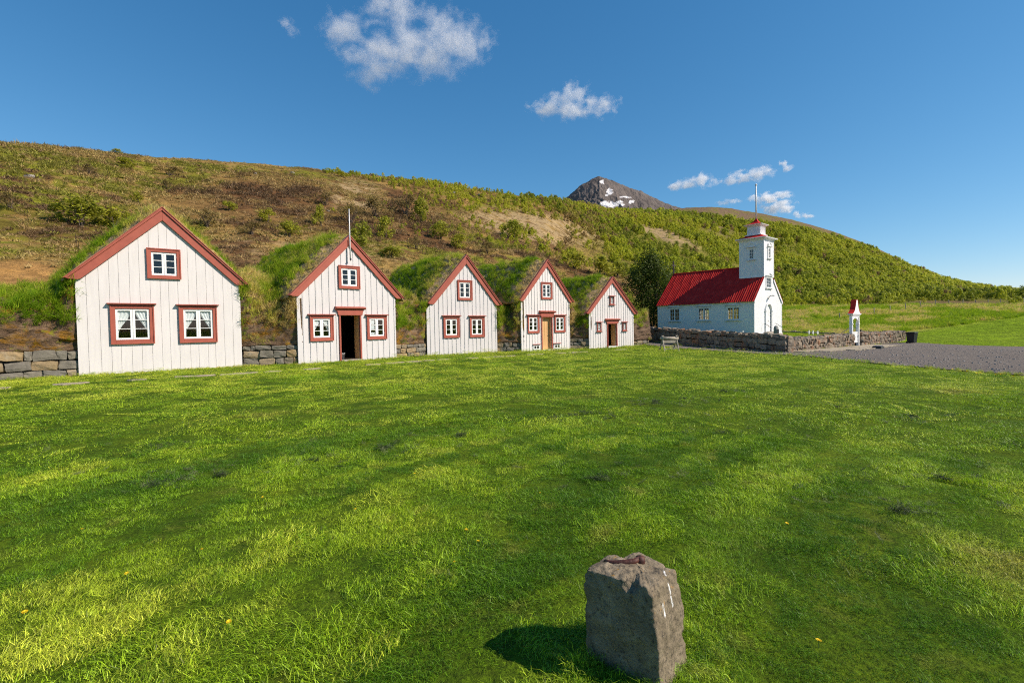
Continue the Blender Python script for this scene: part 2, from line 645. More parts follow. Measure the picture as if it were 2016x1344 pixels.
def blade_patch(name, n, R, h, w, lean, mat, seed, hv=0.35, segs=2, comb=0.0):
    """a patch of bent grass blades round the origin"""
    r = np.random.default_rng(seed)
    a = r.random(n) * 2 * np.pi
    d = R * np.sqrt(r.random(n))
    px, py = d * np.cos(a), d * np.sin(a)
    hh = h * (1 + hv * r.normal(size=n)).clip(0.35, 2)
    la = r.random(n) * 2 * np.pi
    lx, ly = np.cos(la) + comb, np.sin(la)
    ll = lean * hh * (0.4 + 0.9 * r.random(n))
    wa = r.random(n) * 2 * np.pi
    wx, wy = np.cos(wa) * w / 2, np.sin(wa) * w / 2
    z0 = np.full(n, -0.012)
    B = np.stack([px, py, z0], 1)
    W = np.stack([wx, wy, 0 * wx], 1)
    Mid = B + np.stack([lx * ll * 0.35, ly * ll * 0.35, hh * 0.62], 1)
    T = B + np.stack([lx * ll, ly * ll, hh * (1 - 0.25 * np.minimum(ll / hh, 1.4))], 1)
    bv = r.random(n)
    if segs == 2:
        V = np.stack([B - W, B + W, Mid + W * 0.75, Mid - W * 0.75, T], 1).reshape(-1, 3)
        i = np.arange(n)[:, None] * 5
        F = np.concatenate([i + np.array([[0, 1, 2]]), i + np.array([[0, 2, 3]]), i + np.array([[3, 2, 4]])], 0)
        bvv = np.repeat(bv, 5)
    else:
        V = np.stack([B - W, B + W, T], 1).reshape(-1, 3)
        i = np.arange(n)[:, None] * 3
        F = i + np.array([[0, 1, 2]])
        bvv = np.repeat(bv, 3)
    return np_mesh(name, V, F, mat, False, {'bv': ('FLOAT', 'POINT', bvv)})
# ------------------------------------------------------------------ terrain
AZ0 = rad(40)                                   # direction of the house row
UR = np.array([math.cos(AZ0), math.sin(AZ0)])
NR = np.array([-math.sin(AZ0), math.cos(AZ0)])
P0 = np.array([-5.0, 29.5])
WC = np.array([16.8, 31.4])                     # churchyard wall corner
WL = np.array([11.4, 43.4])                     # far end of the side wall
WE = np.array([42.4, 55.2])                     # far end of the front wall

# skyline of the hill: (azimuth degrees, tangent of elevation)
SKY = [(-44.46, 0.265), (-41.47, 0.2726), (-37.12, 0.279), (-34.54, 0.2808), (-31.8, 0.2846), (-26.23, 0.2896), (-21.54, 0.2905),
       (-16.54, 0.2857), (-11.25, 0.281), (-7.42, 0.2742), (-3.53, 0.2641), (-0.16, 0.2548), (3.21, 0.2446), (6.0, 0.232), (10.96, 0.2101),
       (15.76, 0.2053), (18.09, 0.2106), (21.34, 0.209), (23.27, 0.2028), (26.07, 0.1877), (28.73, 0.172), (32.09, 0.1467), (35.23, 0.1163),
       (38.15, 0.0799), (39.53, 0.0626), (41.5, 0.0467), (44.99, 0.0315), (55, 0.012), (75, 0.004), (180, 0.002)]
SKY = [(-180, 0.002), (-110, 0.01), (-80, 0.16), (-60, 0.24)] + SKY
skA = np.array([s[0] for s in SKY])
skE = np.array([s[1] for s in SKY])


def tab(az, xs, ys):
    return np.interp(az, xs, ys)


def ground_near(X, Y):
    z = -0.02 * 4 * np.logaddexp(0, np.minimum(X, 90) / 4)
    z = z + 0.28 * np.exp(-((X - 11.4) ** 2 + (Y - 43.5) ** 2) / 36.0)
    z = z + 0.03 * (fbm(X * 0.35 + 50, Y * 0.35 + 50, 3, 3) - 0.5)
    return z


def terrain(X, Y):
    X = np.asarray(X, float)
    Y = np.asarray(Y, float)
    r = np.hypot(X, Y) + 1e-6
    az = np.degrees(np.arctan2(X, Y))
    zn = ground_near(X, Y)
    dirn = NR[0] * X / r + NR[1] * Y / r
    c0 = P0 @ NR
    rl = np.where(dirn > 0.2, (c0 + 10.5) / np.maximum(dirn, 0.2), 200)
    rs = np.where(dirn > 0.2, (c0 + 6.5) / np.maximum(dirn, 0.2), 200)
    wr = sstep(19, 27, az)
    wl = sstep(-62, -75, az)
    r0 = rl * (1 - wr) + 124 * wr
    rb = rs * (1 - wr) + 62 * wr
    r0 = r0 * (1 - wl) + 120 * wl
    rb = rb * (1 - wl) + 70 * wl
    z0 = 3.4 * (1 - wr) + tab(az, [19, 28, 38, 45, 60], [3.0, 4.6, 4.2, 3.6, 2.0]) * wr
    z0 = z0 * (1 - wl) + 1.0 * wl
    rc = tab(az, [-90, -45, -35, -21, -6, 4, 15, 24, 33, 45, 90], [150, 112, 122, 138, 165, 200, 330, 450, 520, 540, 540])
    E = np.interp(az, skA, skE)
    e0 = (z0 - CAMZ) / r0
    E = np.maximum(E, e0 + 0.002)
    t = np.clip((r - r0) / (rc - r0), 0, 3)
    tt = np.minimum(t, 1)
    ze = e0 + (E - e0) * (1 - (1 - tt) ** 1.55)
    zh = CAMZ + r * ze
    over = np.maximum(r - rc, 0)
    zh = zh - E * over * 0.9 - 0.0006 * over ** 2
    zh = np.maximum(zh, -30)
    w = sstep(0, 1, (r - rb) / (r0 - rb))
    z = zn * (1 - w) + np.where(r > r0, zh, CAMZ + r0 * e0) * w
    # lumps, small terraces, gullies
    hill = sstep(0.0, 0.12, t) * np.clip(1 - 0.85 * sstep(0.8, 1.0, t), 0.0, 1) * sstep(2.5, 0.9, t)
    sc = np.clip(r / 60, 0.5, 5)
    z = z + hill * sc * 1.5 * (fbm(X * 0.05 / np.clip(sc * .6, .6, 2), Y * 0.05 / np.clip(sc * .6, .6, 2), 5, 1, 0.55) - 0.5)
    z = z + hill * 0.55 * (np.abs(fbm(X * 0.22, Y * 0.22, 4, 9) - 0.5) * 2) * np.clip(60 / r, .4, 1)
    z = z + sstep(0.9, 1.0, t) * np.clip(rc / 160, .5, 1.6) * 0.5 * (fbm(X * 0.25, Y * 0.25, 4, 21) - 0.5)
    field = wr * w * sstep(r0 + 10, r0 - 5, r)
    z = z + field * 0.5 * (fbm(X * 0.30, Y * 0.30, 4, 5) - 0.5)
    return z


def cam_px(X, Y, Z):
    """picture position (in 2016 x 1344) of world points, used only to choose ground cover by place"""
    cp, sp, cr, sr = math.cos(PITCH), math.sin(PITCH), math.cos(ROLL), math.sin(ROLL)
    x, y, z = X, -sp * Y - cp * (Z - CAMZ), cp * Y - sp * (Z - CAMZ)
    z = np.maximum(z, 0.1)
    xr, yr = cr * x - sr * y, sr * x + cr * y
    return 1008 + 1008 * xr / z, 672 + 1008 * yr / z


def blob(px, py, cx, cy, rx, ry, rot=0.0, soft=0.45):
    a = rad(rot)
    dx, dy = px - cx, py - cy
    u, v = (dx * math.cos(a) + dy * math.sin(a)) / rx, (-dx * math.sin(a) + dy * math.cos(a)) / ry
    return sstep(1 + soft, 1 - soft, np.hypot(u, v))


def in_poly(px, py, poly):
    inside = np.zeros(np.shape(px), bool)
    n = len(poly)
    for i in range(n):
        x1, y1 = poly[i]
        x2, y2 = poly[(i + 1) % n]
        c = ((y1 > py) != (y2 > py)) & (px < (x2 - x1) * (py - y1) / (y2 - y1 + 1e-9) + x1)
        inside ^= c
    return inside


def terrain_color(X, Y, Z):
    r = np.hypot(X, Y)
    px, py = cam_px(X, Y, Z)
    n1 = fbm(X * 0.07, Y * 0.07, 5, 31)
    n2 = fbm(X * 0.20 + 9, Y * 0.20, 5, 37)
    n3 = fbm(X * 0.6 + 9, Y * 0.6, 4, 41)
    tan = np.array([0.37, 0.235, 0.078])
    brn = np.array([0.155, 0.078, 0.036])
    olv = np.array([0.225, 0.235, 0.022])
    soil = np.array([0.50, 0.275, 0.095])
    scree = np.array([0.42, 0.30, 0.155])
    top = np.array([0.20, 0.135, 0.085])
    grn = np.array([0.21, 0.32, 0.012])
    wood = np.array([0.19, 0.19, 0.028])
    C = np.empty(X.shape + (3,))
    C[:] = tan

    def mix(C, w, c):
        return C * (1 - w[..., None]) + c * w[..., None]
    C = mix(C, sstep(0.44, 0.56, n2) * 0.9, brn)
    C = mix(C, sstep(0.47, 0.58, n1) * sstep(.35, .55, n3) * 0.95, olv)
    # brown heath band across the middle of the left slope, dark band low down
    C = mix(C, np.clip(blob(px, py, 640, 410, 300, 55, 5) * (0.35 + n3), 0, 1) * 0.8, brn)
    C = mix(C, np.clip(blob(px, py, 160, 460, 260, 35, 8) * (0.1 + n3), 0, 1) * 0.75, brn)
    C = mix(C, blob(px, py, 250, 310, 420, 28, 4) * 0.45 * sstep(.35, .6, n2), olv)
    # eroded soil bank at the far left, scree scars
    C = mix(C, blob(px, py, 30, 560, 110, 50, 0, 0.25), soil)
    C = mix(C, blob(px, py, 700, 385, 55, 32, 10) * sstep(.35, .55, n3), scree)
    C = mix(C, blob(px, py, 1060, 448, 130, 26, 9) * sstep(.3, .5, n3), scree)
    C = mix(C, blob(px, py, 1230, 505, 90, 22, 6) * sstep(.3, .55, n3) * .9, tan * 1.1)
    C = mix(C, blob(px, py, 620, 500, 200, 30, 5) * sstep(.4, .55, n3) * .6, scree)
    # wooded ground (between the bushes) and the bare brown crest beyond
    az = np.degrees(np.arctan2(X, Y))
    ww = sstep(3, 14, az) * sstep(60, 48, az) * sstep(95, 130, r)
    C = mix(C, ww * 0.85, wood)
    C = mix(C, blob(px, py, 1310, 462, 70, 12, 20) * sstep(.3, .5, n3), scree)
    C = mix(C, blob(px, py, 1060, 448, 130, 26, 9) * sstep(.3, .5, n3), scree)
    rc = np.interp(az, [-90, -45, -35, -21, -6, 4, 15, 24, 33, 45, 90], [150, 112, 122, 138, 165, 200, 330, 450, 520, 540, 540])
    crest = sstep(14, 18, az) * sstep(0.66, 0.80, r / rc + 0.14 * (n1 - 0.5) * 2) * sstep(41, 38, az)
    C = mix(C, crest, top)
    C = mix(C, crest * sstep(.5, .62, n2) * .6, olv * .8)
    # the bank under the wood and the hay field
    fld = sstep(19, 24, az) * sstep(124, 120, r) * sstep(40, 60, r)
    tus = grn * 0.85 * (1 - sstep(.42, .58, n2))[..., None] + np.array([0.48, 0.39, 0.10]) * sstep(.42, .58, n2)[..., None]
    C = C * (1 - fld[..., None]) + tus * fld[..., None]
    lush = fld * sstep(1700, 1800, px) * sstep(-6, 6, py + (n1 - .5) * 16 + (n2 - .5) * 10 - (655 - (px - 1780) * .15))
    C = mix(C, np.clip(lush, 0, 1) * .95, grn)
    C = mix(C, fld * blob(px, py, 1600, 632, 130, 8, 0) * .8, grn)
    bank = sstep(119, 121, r) * sstep(128, 126, r) * sstep(21, 24, az)
    C = mix(C, bank * .9, np.array([0.20, 0.125, 0.075]))
    bank2 = blob(px, py, 1880, 601, 150, 9, 0)
    C = mix(C, bank2 * sstep(20, 24, az) * .9, np.array([0.22, 0.135, 0.08]))
    near = sstep(46, 40, r) * (1 - sstep(6.5, 8.0, (X - P0[0]) * NR[0] + (Y - P0[1]) * NR[1]))
    C = mix(C, near, np.array([0.09, 0.15, 0.02]))
    return np.clip(C, 0, 1)


azs = np.radians(np.concatenate([np.linspace(-180, -64, 40, endpoint=False), np.linspace(-64, 64, 560), np.linspace(64, 180, 41)[1:]]))
rr = np.concatenate([np.linspace(0.3, 30, 34, endpoint=False), np.linspace(30, 70, 80, endpoint=False), np.linspace(70, 200, 110, endpoint=False),
                     np.linspace(200, 560, 90, endpoint=False), np.geomspace(560, 6000, 24)])
AA, RR = np.meshgrid(azs, rr, indexing='ij')
TX, TY = RR * np.sin(AA), RR * np.cos(AA)
TZ = terrain(TX, TY)
TZ = np.where(RR > 900, np.minimum(TZ, 0) * 0 - 6 + 0 * TZ, TZ)
TC = terrain_color(TX, TY, TZ)
na, nr = AA.shape
idx = np.arange(na * nr).reshape(na, nr)
Fq = np.stack([idx[:-1, :-1], idx[1:, :-1], idx[1:, 1:], idx[:-1, 1:]], -1)[:, :, ::-1]
isl = (RR[:-1, :-1] < 60) & (((TX - P0[0]) * NR[0] + (TY - P0[1]) * NR[1])[:-1, :-1] < 6.0)


def hill_mat():
    m, nt, b = new_mat('hillside')
    b.inputs['Roughness'].default_value = 0.95
    b.inputs['Specular IOR Level'].default_value = 0.05
    at = N(nt, 'ShaderNodeAttribute', attribute_name='Col')
    v = coords(nt, 'World')
    f = noise_tex(nt, v, 1.1, 8, 0.7)
    f2 = noise_tex(nt, v, 0.35, 6, 0.65)
    c = mixc(nt, ramp(nt, f, [(0.38, 0.75), (0.62, 0.0)]), at.outputs['Color'], mixc(nt, 1.0, at.outputs['Color'], (0.42, 0.40, 0.36), 'MULTIPLY'))
    c = mixc(nt, ramp(nt, f2, [(0.5, 0.0), (0.68, 0.55)]), c, mixc(nt, 1.0, at.outputs['Color'], (1.35, 1.3, 1.05), 'MULTIPLY'))
    nt.links.new(c, b.inputs['Base Color'])
    add_bump(nt, b, noise_tex(nt, v, 1.6, 8, 0.7), 1.0, 0.5)


hill_mat()
Vt = np.stack([TX, TY, TZ], -1).reshape(-1, 3)
Ct = np.concatenate([TC, np.ones(TC.shape[:2] + (1,))], -1).reshape(-1, 4)


def sub_mesh(name, mask, mat):
    F = Fq[mask]
    used, inv = np.unique(F, return_inverse=True)
    me = np_mesh(name, Vt[used], inv.reshape(F.shape), mat, True, {'Col': ('FLOAT_COLOR', 'POINT', Ct[used])})
    o = link(name, me)
    tag(o, kind='structure')
    return o


tag(sub_mesh('hill', ~isl, 'hillside'), 'brown and green heath hillside rising behind the turf houses', 'hill')
tag(sub_mesh('lawn', isl, 'lawn_soil'), 'mown green lawn in front of the houses', 'lawn')

# ------------------------------------------------------------------ far mountain with snow fields
MT = [(-3, 0.15), (0.9, 0.1889), (3.18, 0.2124), (6.01, 0.2418), (7.7, 0.2655), (9.09, 0.2782), (9.91, 0.2828), (11.0, 0.2746), (12.34, 0.2641),
      (13.14, 0.2554), (14.31, 0.2491), (15.78, 0.2337), (16.81, 0.2238), (18.09, 0.2134), (20.35, 0.2006), (23.74, 0.175), (27, 0.15)]
ma = np.radians(np.concatenate([np.linspace(-3, 4, 50, endpoint=False), np.linspace(4, 19, 420, endpoint=False), np.linspace(19, 27, 50)]))
md_ = np.linspace(-0.62, 0.4, 260)
MA, MD = np.meshgrid(ma, md_, indexing='ij')
mdeg = np.degrees(MA)
ridge_r = 2300 + 7 * (np.sqrt((mdeg - 9.9) ** 2 + 2.2) - 1.48)
off = np.sign(MD) * np.abs(MD) ** 1.2 * 900
MR = ridge_r + off
sky_t = np.interp(mdeg, [m[0] for m in MT], [m[1] for m in MT])
lat = mdeg * 40.0
g = fbm(lat * 0.010 + off * .004, off * 0.009 + 4, 6, 51, 0.55)
g2 = np.abs(fbm(lat * 0.022 + off * 0.006, off * 0.010 + 9, 5, 57) - 0.5)
fall = np.where(off < 0, -off * 0.62, off * 0.8)
MZ = CAMZ + ridge_r * sky_t - fall - np.minimum(np.abs(off), 200) / 200 * (g * 55 + g2 * 80) + 9 * (fbm(lat * .08, off * 0.06, 4, 61) - 0.5)
MX, MY = MR * np.sin(MA), MR * np.cos(MA)
el = (MZ - CAMZ) / MR
snow = np.zeros_like(MZ)
for a_, e_, ra, re in [(10.2, 0.2712, .32, .0042), (10.35, .2680, .10, .0015), (10.95, 0.2530, .50, .0075), (10.7, .2460, .22, .003), (10.45, 0.2290, .65, .0100), (11.25, 0.2275, .95, .0075), (12.0, 0.2310, .55, .0045),
                       (12.5, 0.2405, .60, .0016), (13.0, .2385, .45, .0012), (13.35, 0.2300, .42, .0048), (12.35, .2255, .25, .003)]:
    q = np.hypot((mdeg - a_) / ra / .75, (el - e_) / re / .75) + 1.7 * (fbm(mdeg * 4.2, el * 400, 5, 71, .6) - 0.45)
    snow = np.maximum(snow, (q < 1.0) & (off < 60))
rock = 0.145 + 0.08 * (fbm(lat * .03, off * 0.03, 5, 77) - 0.5)[..., None]
MC = np.where(snow[..., None] > 0.5, np.array([0.78, 0.76, 0.74]), rock * np.array([1.16, 0.98, 0.86]))
strat = np.abs(np.sin(MZ * 0.09 + 3 * g)) * sstep(9.6, 6.5, mdeg)
MC = np.where((snow[..., None] < .5) & (strat[..., None] > 0.88), MC * 0.6, MC)
ii = np.arange(MA.size).reshape(MA.shape)
Fm = np.stack([ii[:-1, :-1], ii[1:, :-1], ii[1:, 1:], ii[:-1, 1:]], -1).reshape(-1, 4)[:, ::-1]


def mountain_mat():
    m, nt, b = new_mat('mountain_rock')
    b.inputs['Roughness'].default_value = 0.95
    b.inputs['Specular IOR Level'].default_value = 0.05
    at = N(nt, 'ShaderNodeAttribute', attribute_name='Col')
    v = coords(nt, 'World')
    f = noise_tex(nt, v, 0.03, 8, 0.7)
    c = mixc(nt, ramp(nt, f, [(0.4, 0.45), (0.62, 0.0)]), at.outputs['Color'], mixc(nt, 1.0, at.outputs['Color'], (0.6, 0.6, 0.62), 'MULTIPLY'))
    nt.links.new(c, b.inputs['Base Color'])
    add_bump(nt, b, noise_tex(nt, v, 0.035, 8, 0.7), 0.8, 18)


mountain_mat()
me = np_mesh('mountain', np.stack([MX, MY, MZ], -1).reshape(-1, 3), Fm, 'mountain_rock', True,
             {'Col': ('FLOAT_COLOR', 'POINT', np.concatenate([MC, np.ones(MC.shape[:2] + (1,))], -1).reshape(-1, 4))})
tag(link('mountain', me), 'dark rocky mountain peak with white snow patches beyond the hill', 'mountain', kind='structure')

# ------------------------------------------------------------------ gravel road, churchyard ground
def soft_poly(poly, step=0.6, amp=0.12, seed=0):
    """resample a closed outline with a slightly ragged edge"""
    out = []
    r = np.random.default_rng(seed)
    for (x1, y1), (x2, y2) in zip(poly, poly[1:] + poly[:1]):
        L = math.hypot(x2 - x1, y2 - y1)
        n = max(1, min(60, int(L / step)))
        for k in range(n):
            t = k / n
            out.append((x1 + (x2 - x1) * t + r.normal() * amp * (L < 60), y1 + (y2 - y1) * t + r.normal() * amp * (L < 60)))
    return out


def sheet(name, poly, zfun, mat, lift):
    bm = bmesh.new()
    vs = [bm.verts.new((x, y, 0)) for x, y in poly]
    f = bm.faces.new(vs)
    if f.normal.z < 0:
        f.normal_flip()
    bmesh.ops.triangulate(bm, faces=bm.faces[:])
    for _ in range(5):
        long = [e for e in bm.edges if e.calc_length() > max(1.2, 0.07 * e.verts[0].co.length)]
        if not long:
            break
        bmesh.ops.subdivide_edges(bm, edges=long, cuts=1)
        bmesh.ops.triangulate(bm, faces=[f for f in bm.faces if len(f.verts) > 3])
    co = np.array([v.co[:] for v in bm.verts])
    z = zfun(co[:, 0], co[:, 1])
    for v, zz in zip(bm.verts, z):
        v.co.z = zz + lift
    bmesh.ops.recalc_face_normals(bm, faces=bm.faces)
    me = bpy.data.meshes.new(name)
    bm.to_mesh(me)
    bm.free()
    me.materials.append(MATS[mat])
    me.shade_smooth()
    return tag(link(name, me), kind='structure')


def gravel_mat():
    m, nt, b = new_mat('gravel')
    b.inputs['Roughness'].default_value = 0.95
    b.inputs['Specular IOR Level'].default_value = 0.1
    v = coords(nt, 'World')
    f = noise_tex(nt, v, 9, 8, 0.8)
    f2 = noise_tex(nt, v, 0.25, 5, 0.6)
    c = ramp(nt, f, [(0.34, (0.07, 0.06, 0.05)), (0.5, (0.155, 0.13, 0.11)), (0.66, (0.27, 0.23, 0.19))])
    c = mixc(nt, ramp(nt, f2, [(0.4, 0.0), (0.7, 0.35)]), c, (0.22, 0.19, 0.16))
    nt.links.new(c, b.inputs['Base Color'])
    add_bump(nt, b, noise_tex(nt, v, 14, 8, 0.8), 1.0, 0.06)


gravel_mat()
GRAVEL = [(8.9, 44.5), (9.9, 41.0), (10.7, 38.3), (11.7, 35.8), (13.5, 32.4), (15.2, 28.8), (15.7, 26.9), (15.9, 23.2), (15.97, 20.3), (16.2, 18.3), (16.8, 16.8),
          (17.6, 15), (19, 12), (22, 6), (26, -5), (60, -5), (62, 12), (52, 30), (41.5, 41.2), (39.8, 43.5), (39.6, 47.0), (41.2, 51.0), (43, 55.5), (41.5, 55.6), (29, 44.2),
          (17.1, 32.0), (12.0, 43.6)]
GP = soft_poly(GRAVEL, 0.5, 0.10, 4)
sheet('gravel_road', GP, ground_near, 'gravel', 0.035)

UY = (WE - WC) / np.linalg.norm(WE - WC)
NY = (WL - WC) / np.linalg.norm(WL - WC)
ypts = np.array([(20.8, 44, .50), (14.5, 51, .75), (28.5, 43, -.25), (32, 54, .07), (17.3, 33, .30), (41, 55, -.55), (24.5, 48, .3)])
ycoef = np.linalg.lstsq(np.c_[np.ones(len(ypts)), ypts[:, :2]], ypts[:, 2], rcond=None)[0]


def yard_z(X, Y):
    return ycoef[0] + ycoef[1] * X + ycoef[2] * Y


def yp(a, b):
    return tuple(WC + UY * a + np.array([-UY[1], UY[0]]) * b)


YARD = [yp(0.3, 0.35), yp(34.2, 0.35), yp(34.2, 20), (20, 66), (4.5, 57), (11.9, 43.9)]


def yard_mat():
    m, nt, b = new_mat('yard_grass')
    b.inputs['Roughness'].default_value = 0.95
    b.inputs['Specular IOR Level'].default_value = 0.05
    v = coords(nt, 'World')
    f = noise_tex(nt, v, 1.2, 8, 0.7)
    nt.links.new(ramp(nt, f, [(0.35, (0.06, 0.12, 0.012)), (0.6, (0.13, 0.19, 0.022)), (0.75, (0.25, 0.23, 0.06))]), b.inputs['Base Color'])
    add_bump(nt, b, noise_tex(nt, v, 8, 8, 0.7), 1.0, 0.15)


yard_mat()
sheet('churchyard_ground', soft_poly(YARD, 1.0, 0.05, 8), yard_z, 'yard_grass', 0.0)
# ------------------------------------------------------------------ turf houses
def strip_pieces(sa, sb, top, openings):
    """a vertical strip of a gable minus its openings: list of (a, b, z0, z1 or None for the sloping top)"""
    cuts = sorted(set([sa, sb] + [c for o in openings for c in (o[0], o[2]) if sa < c < sb]))
    out = []
    for a, b in zip(cuts, cuts[1:]):
        m = (a + b) / 2
        zs = sorted([(o[1], o[3]) for o in openings if o[0] < m < o[2]])
        z = 0.0
        for lo, hi in zs:
            if lo > z + 1e-4:
                out.append((a, b, z, lo))
            z = max(z, hi)
        out.append((a, b, z, None))
    return out


def add_strip(mb, a, b, z0, z1, top, apex_s, y0, y1, base=0.0):
    if z1 is not None:
        mb.box(a, b, y0, y1, z0 + (base if z0 == 0 else 0), z1)
        return
    z0 = z0 + (base if z0 == 0 else 0)
    poly = [(a, z0), (b, z0), (b, top(b))]
    if a < apex_s < b:
        poly.append((apex_s, top(apex_s)))
    poly.append((a, top(a)))
    mb.prism(poly, y0, y1)


def frame_box(mb, s0, z0, s1, z1, t, y0, y1, tb=None):
    tb = t if tb is None else tb
    mb.box(s0, s0 + t, y0, y1, z0, z1)
    mb.box(s1 - t, s1, y0, y1, z0, z1)
    mb.box(s0 + t, s1 - t, y0, y1, z1 - t, z1)
    mb.box(s0 + t, s1 - t, y0, y1, z0, z0 + tb)


def curtain(parent, s0, s1, z0, z1, side, y):
    """a tied-back lace curtain: wide at the top, gathered to one side below"""
    n, m = 22, 26
    V, F = [], []
    for j in range(m):
        t = j / (m - 1)
        z = z1 - (z1 - z0) * t
        k = 1 - 0.84 * sstep(0.10, 0.90, t) ** .9
        wd = (s1 - s0) * k
        for i in range(n):
            u = i / (n - 1)
            s = s0 + u * wd if side < 0 else s1 - u * wd
            V.append((s, y + 0.016 * math.sin(u * 26 + t * 3) * (1 - 0.4 * t), z))
    for j in range(m - 1):
        for i in range(n - 1):
            a = j * n + i
            F.append((a, a + 1, a + n + 1, a + n))
    mb = MB().add(V, F)
    mb.build('curtain', 'lace', parent, True)


def lace_mat():
    def fn(nt):
        v = coords(nt, 'Object', (1, 1, 1))
        f = noise_tex(nt, v, 45, 4, 0.6)
        return ramp(nt, f, [(0.4, (0.78, 0.78, 0.75)), (0.6, (0.95, 0.95, 0.93))])
    leafy('lace', fn, trans=0.12, rough=0.9, spec=0.05)


lace_mat()


def house_window(parent, s0, z0, s1, z1, q0, r0, q1, r1, cap, rows=3, curt=False, ybase=-0.03, sill=False, notices=False):
    """s0..z1 outer red frame, q0..r1 white sash; the red frame is the window part, the rest its sub-parts"""
    mb = MB()
    yf = ybase - 0.055
    tl, tr_, tt, tb = q0 - s0, s1 - q1, z1 - r1, r0 - z0
    mb.box(s0, q0, yf, 0.05, z0, z1)
    mb.box(q1, s1, yf, 0.05, z0, z1)
    mb.box(q0, q1, yf, 0.05, r1, z1)
    mb.box(q0, q1, yf, 0.05, z0, r0)
    # outer moulding
    m = 0.03
    frame_box(mb, s0 - m * 0.6, z0 - m * 0.6, s1 + m * 0.6, z1 + m * 0.6, m * 1.6, yf - 0.025, yf + 0.02)
    w = mb.build('window', 'red_paint', parent, bevel=0.006)
    if cap:
        c = MB().prism_x([(yf - 0.11, z1 + 0.035), (yf - 0.11, z1 + 0.06), (0.0, z1 + 0.085), (0.0, z1 + 0.02), (yf - 0.03, z1 + 0.02)], s0 - 0.10, s1 + 0.10)
        c.build('cap', 'red_paint', w)
    if sill:
        MB().prism_x([(yf - 0.08, z0 - 0.05), (yf - 0.08, z0 - 0.025), (0.0, z0 - 0.005), (0.0, z0 - 0.07)], s0 - 0.09, s1 + 0.09).build('sill', 'red_paint', w)
    # white casements
    sm = MB()
    ys0, ys1 = ybase - 0.02, ybase + 0.03
    mid = (q0 + q1) / 2
    st = min(0.075, (q1 - q0) * 0.09)
    mid_w = st * 1.25
    rails = []
    for a, b in ((q0 + 0.004, mid - 0.004), (mid + 0.004, q1 - 0.004)):
        frame_box(sm, a, r0 + 0.004, b, r1 - 0.004, st, ys0, ys1)
        hgt = (r1 - r0 - 2 * st) / rows
        for k in range(1, rows):
            zz = r0 + st + hgt * k
            sm.box(a + st, b - st, ys0 + 0.008, ys1 - 0.008, zz - 0.013, zz + 0.013)
        rails.append((a + st, b - st, hgt))
    # hinges
    for zz in (r0 + 0.18 * (r1 - r0), r0 + 0.82 * (r1 - r0)):
        sm.box(q0 - 0.015, q0 + 0.02, ys0 - 0.012, ys0 + 0.01, zz - 0.03, zz + 0.03)
        sm.box(q1 - 0.02, q1 + 0.015, ys0 - 0.012, ys0 + 0.01, zz - 0.03, zz + 0.03)
    sm.build('sash', 'white_trim', w)
    for ci, (a, b, hgt) in enumerate(rails):
        for k in range(rows):
            zz = r0 + st + hgt * k
            MB().box(a + 0.001, b - 0.001, ybase + 0.003, ybase + 0.007, zz + 0.014, zz + hgt - 0.014).build('pane', 'window_glass', w)
            if notices and ci == 0:
                MB().box(a + 0.10 * (b - a), a + 0.85 * (b - a), ybase + 0.016, ybase + 0.019, zz + 0.03, zz + hgt * (0.85 if k else 0.5)).build('notice', 'paper', w)
    if curt:
        curtain(w, q0 + 0.01, mid - 0.03, r0 + 0.12, r1, -1, ybase + 0.055)
        curtain(w, mid + 0.08, q1 - 0.01, r0 + 0.12, r1, 1, ybase + 0.055)
    return (q0, r0, q1, r1)


def wave_panel(n):
    return n


turf_pts = {}


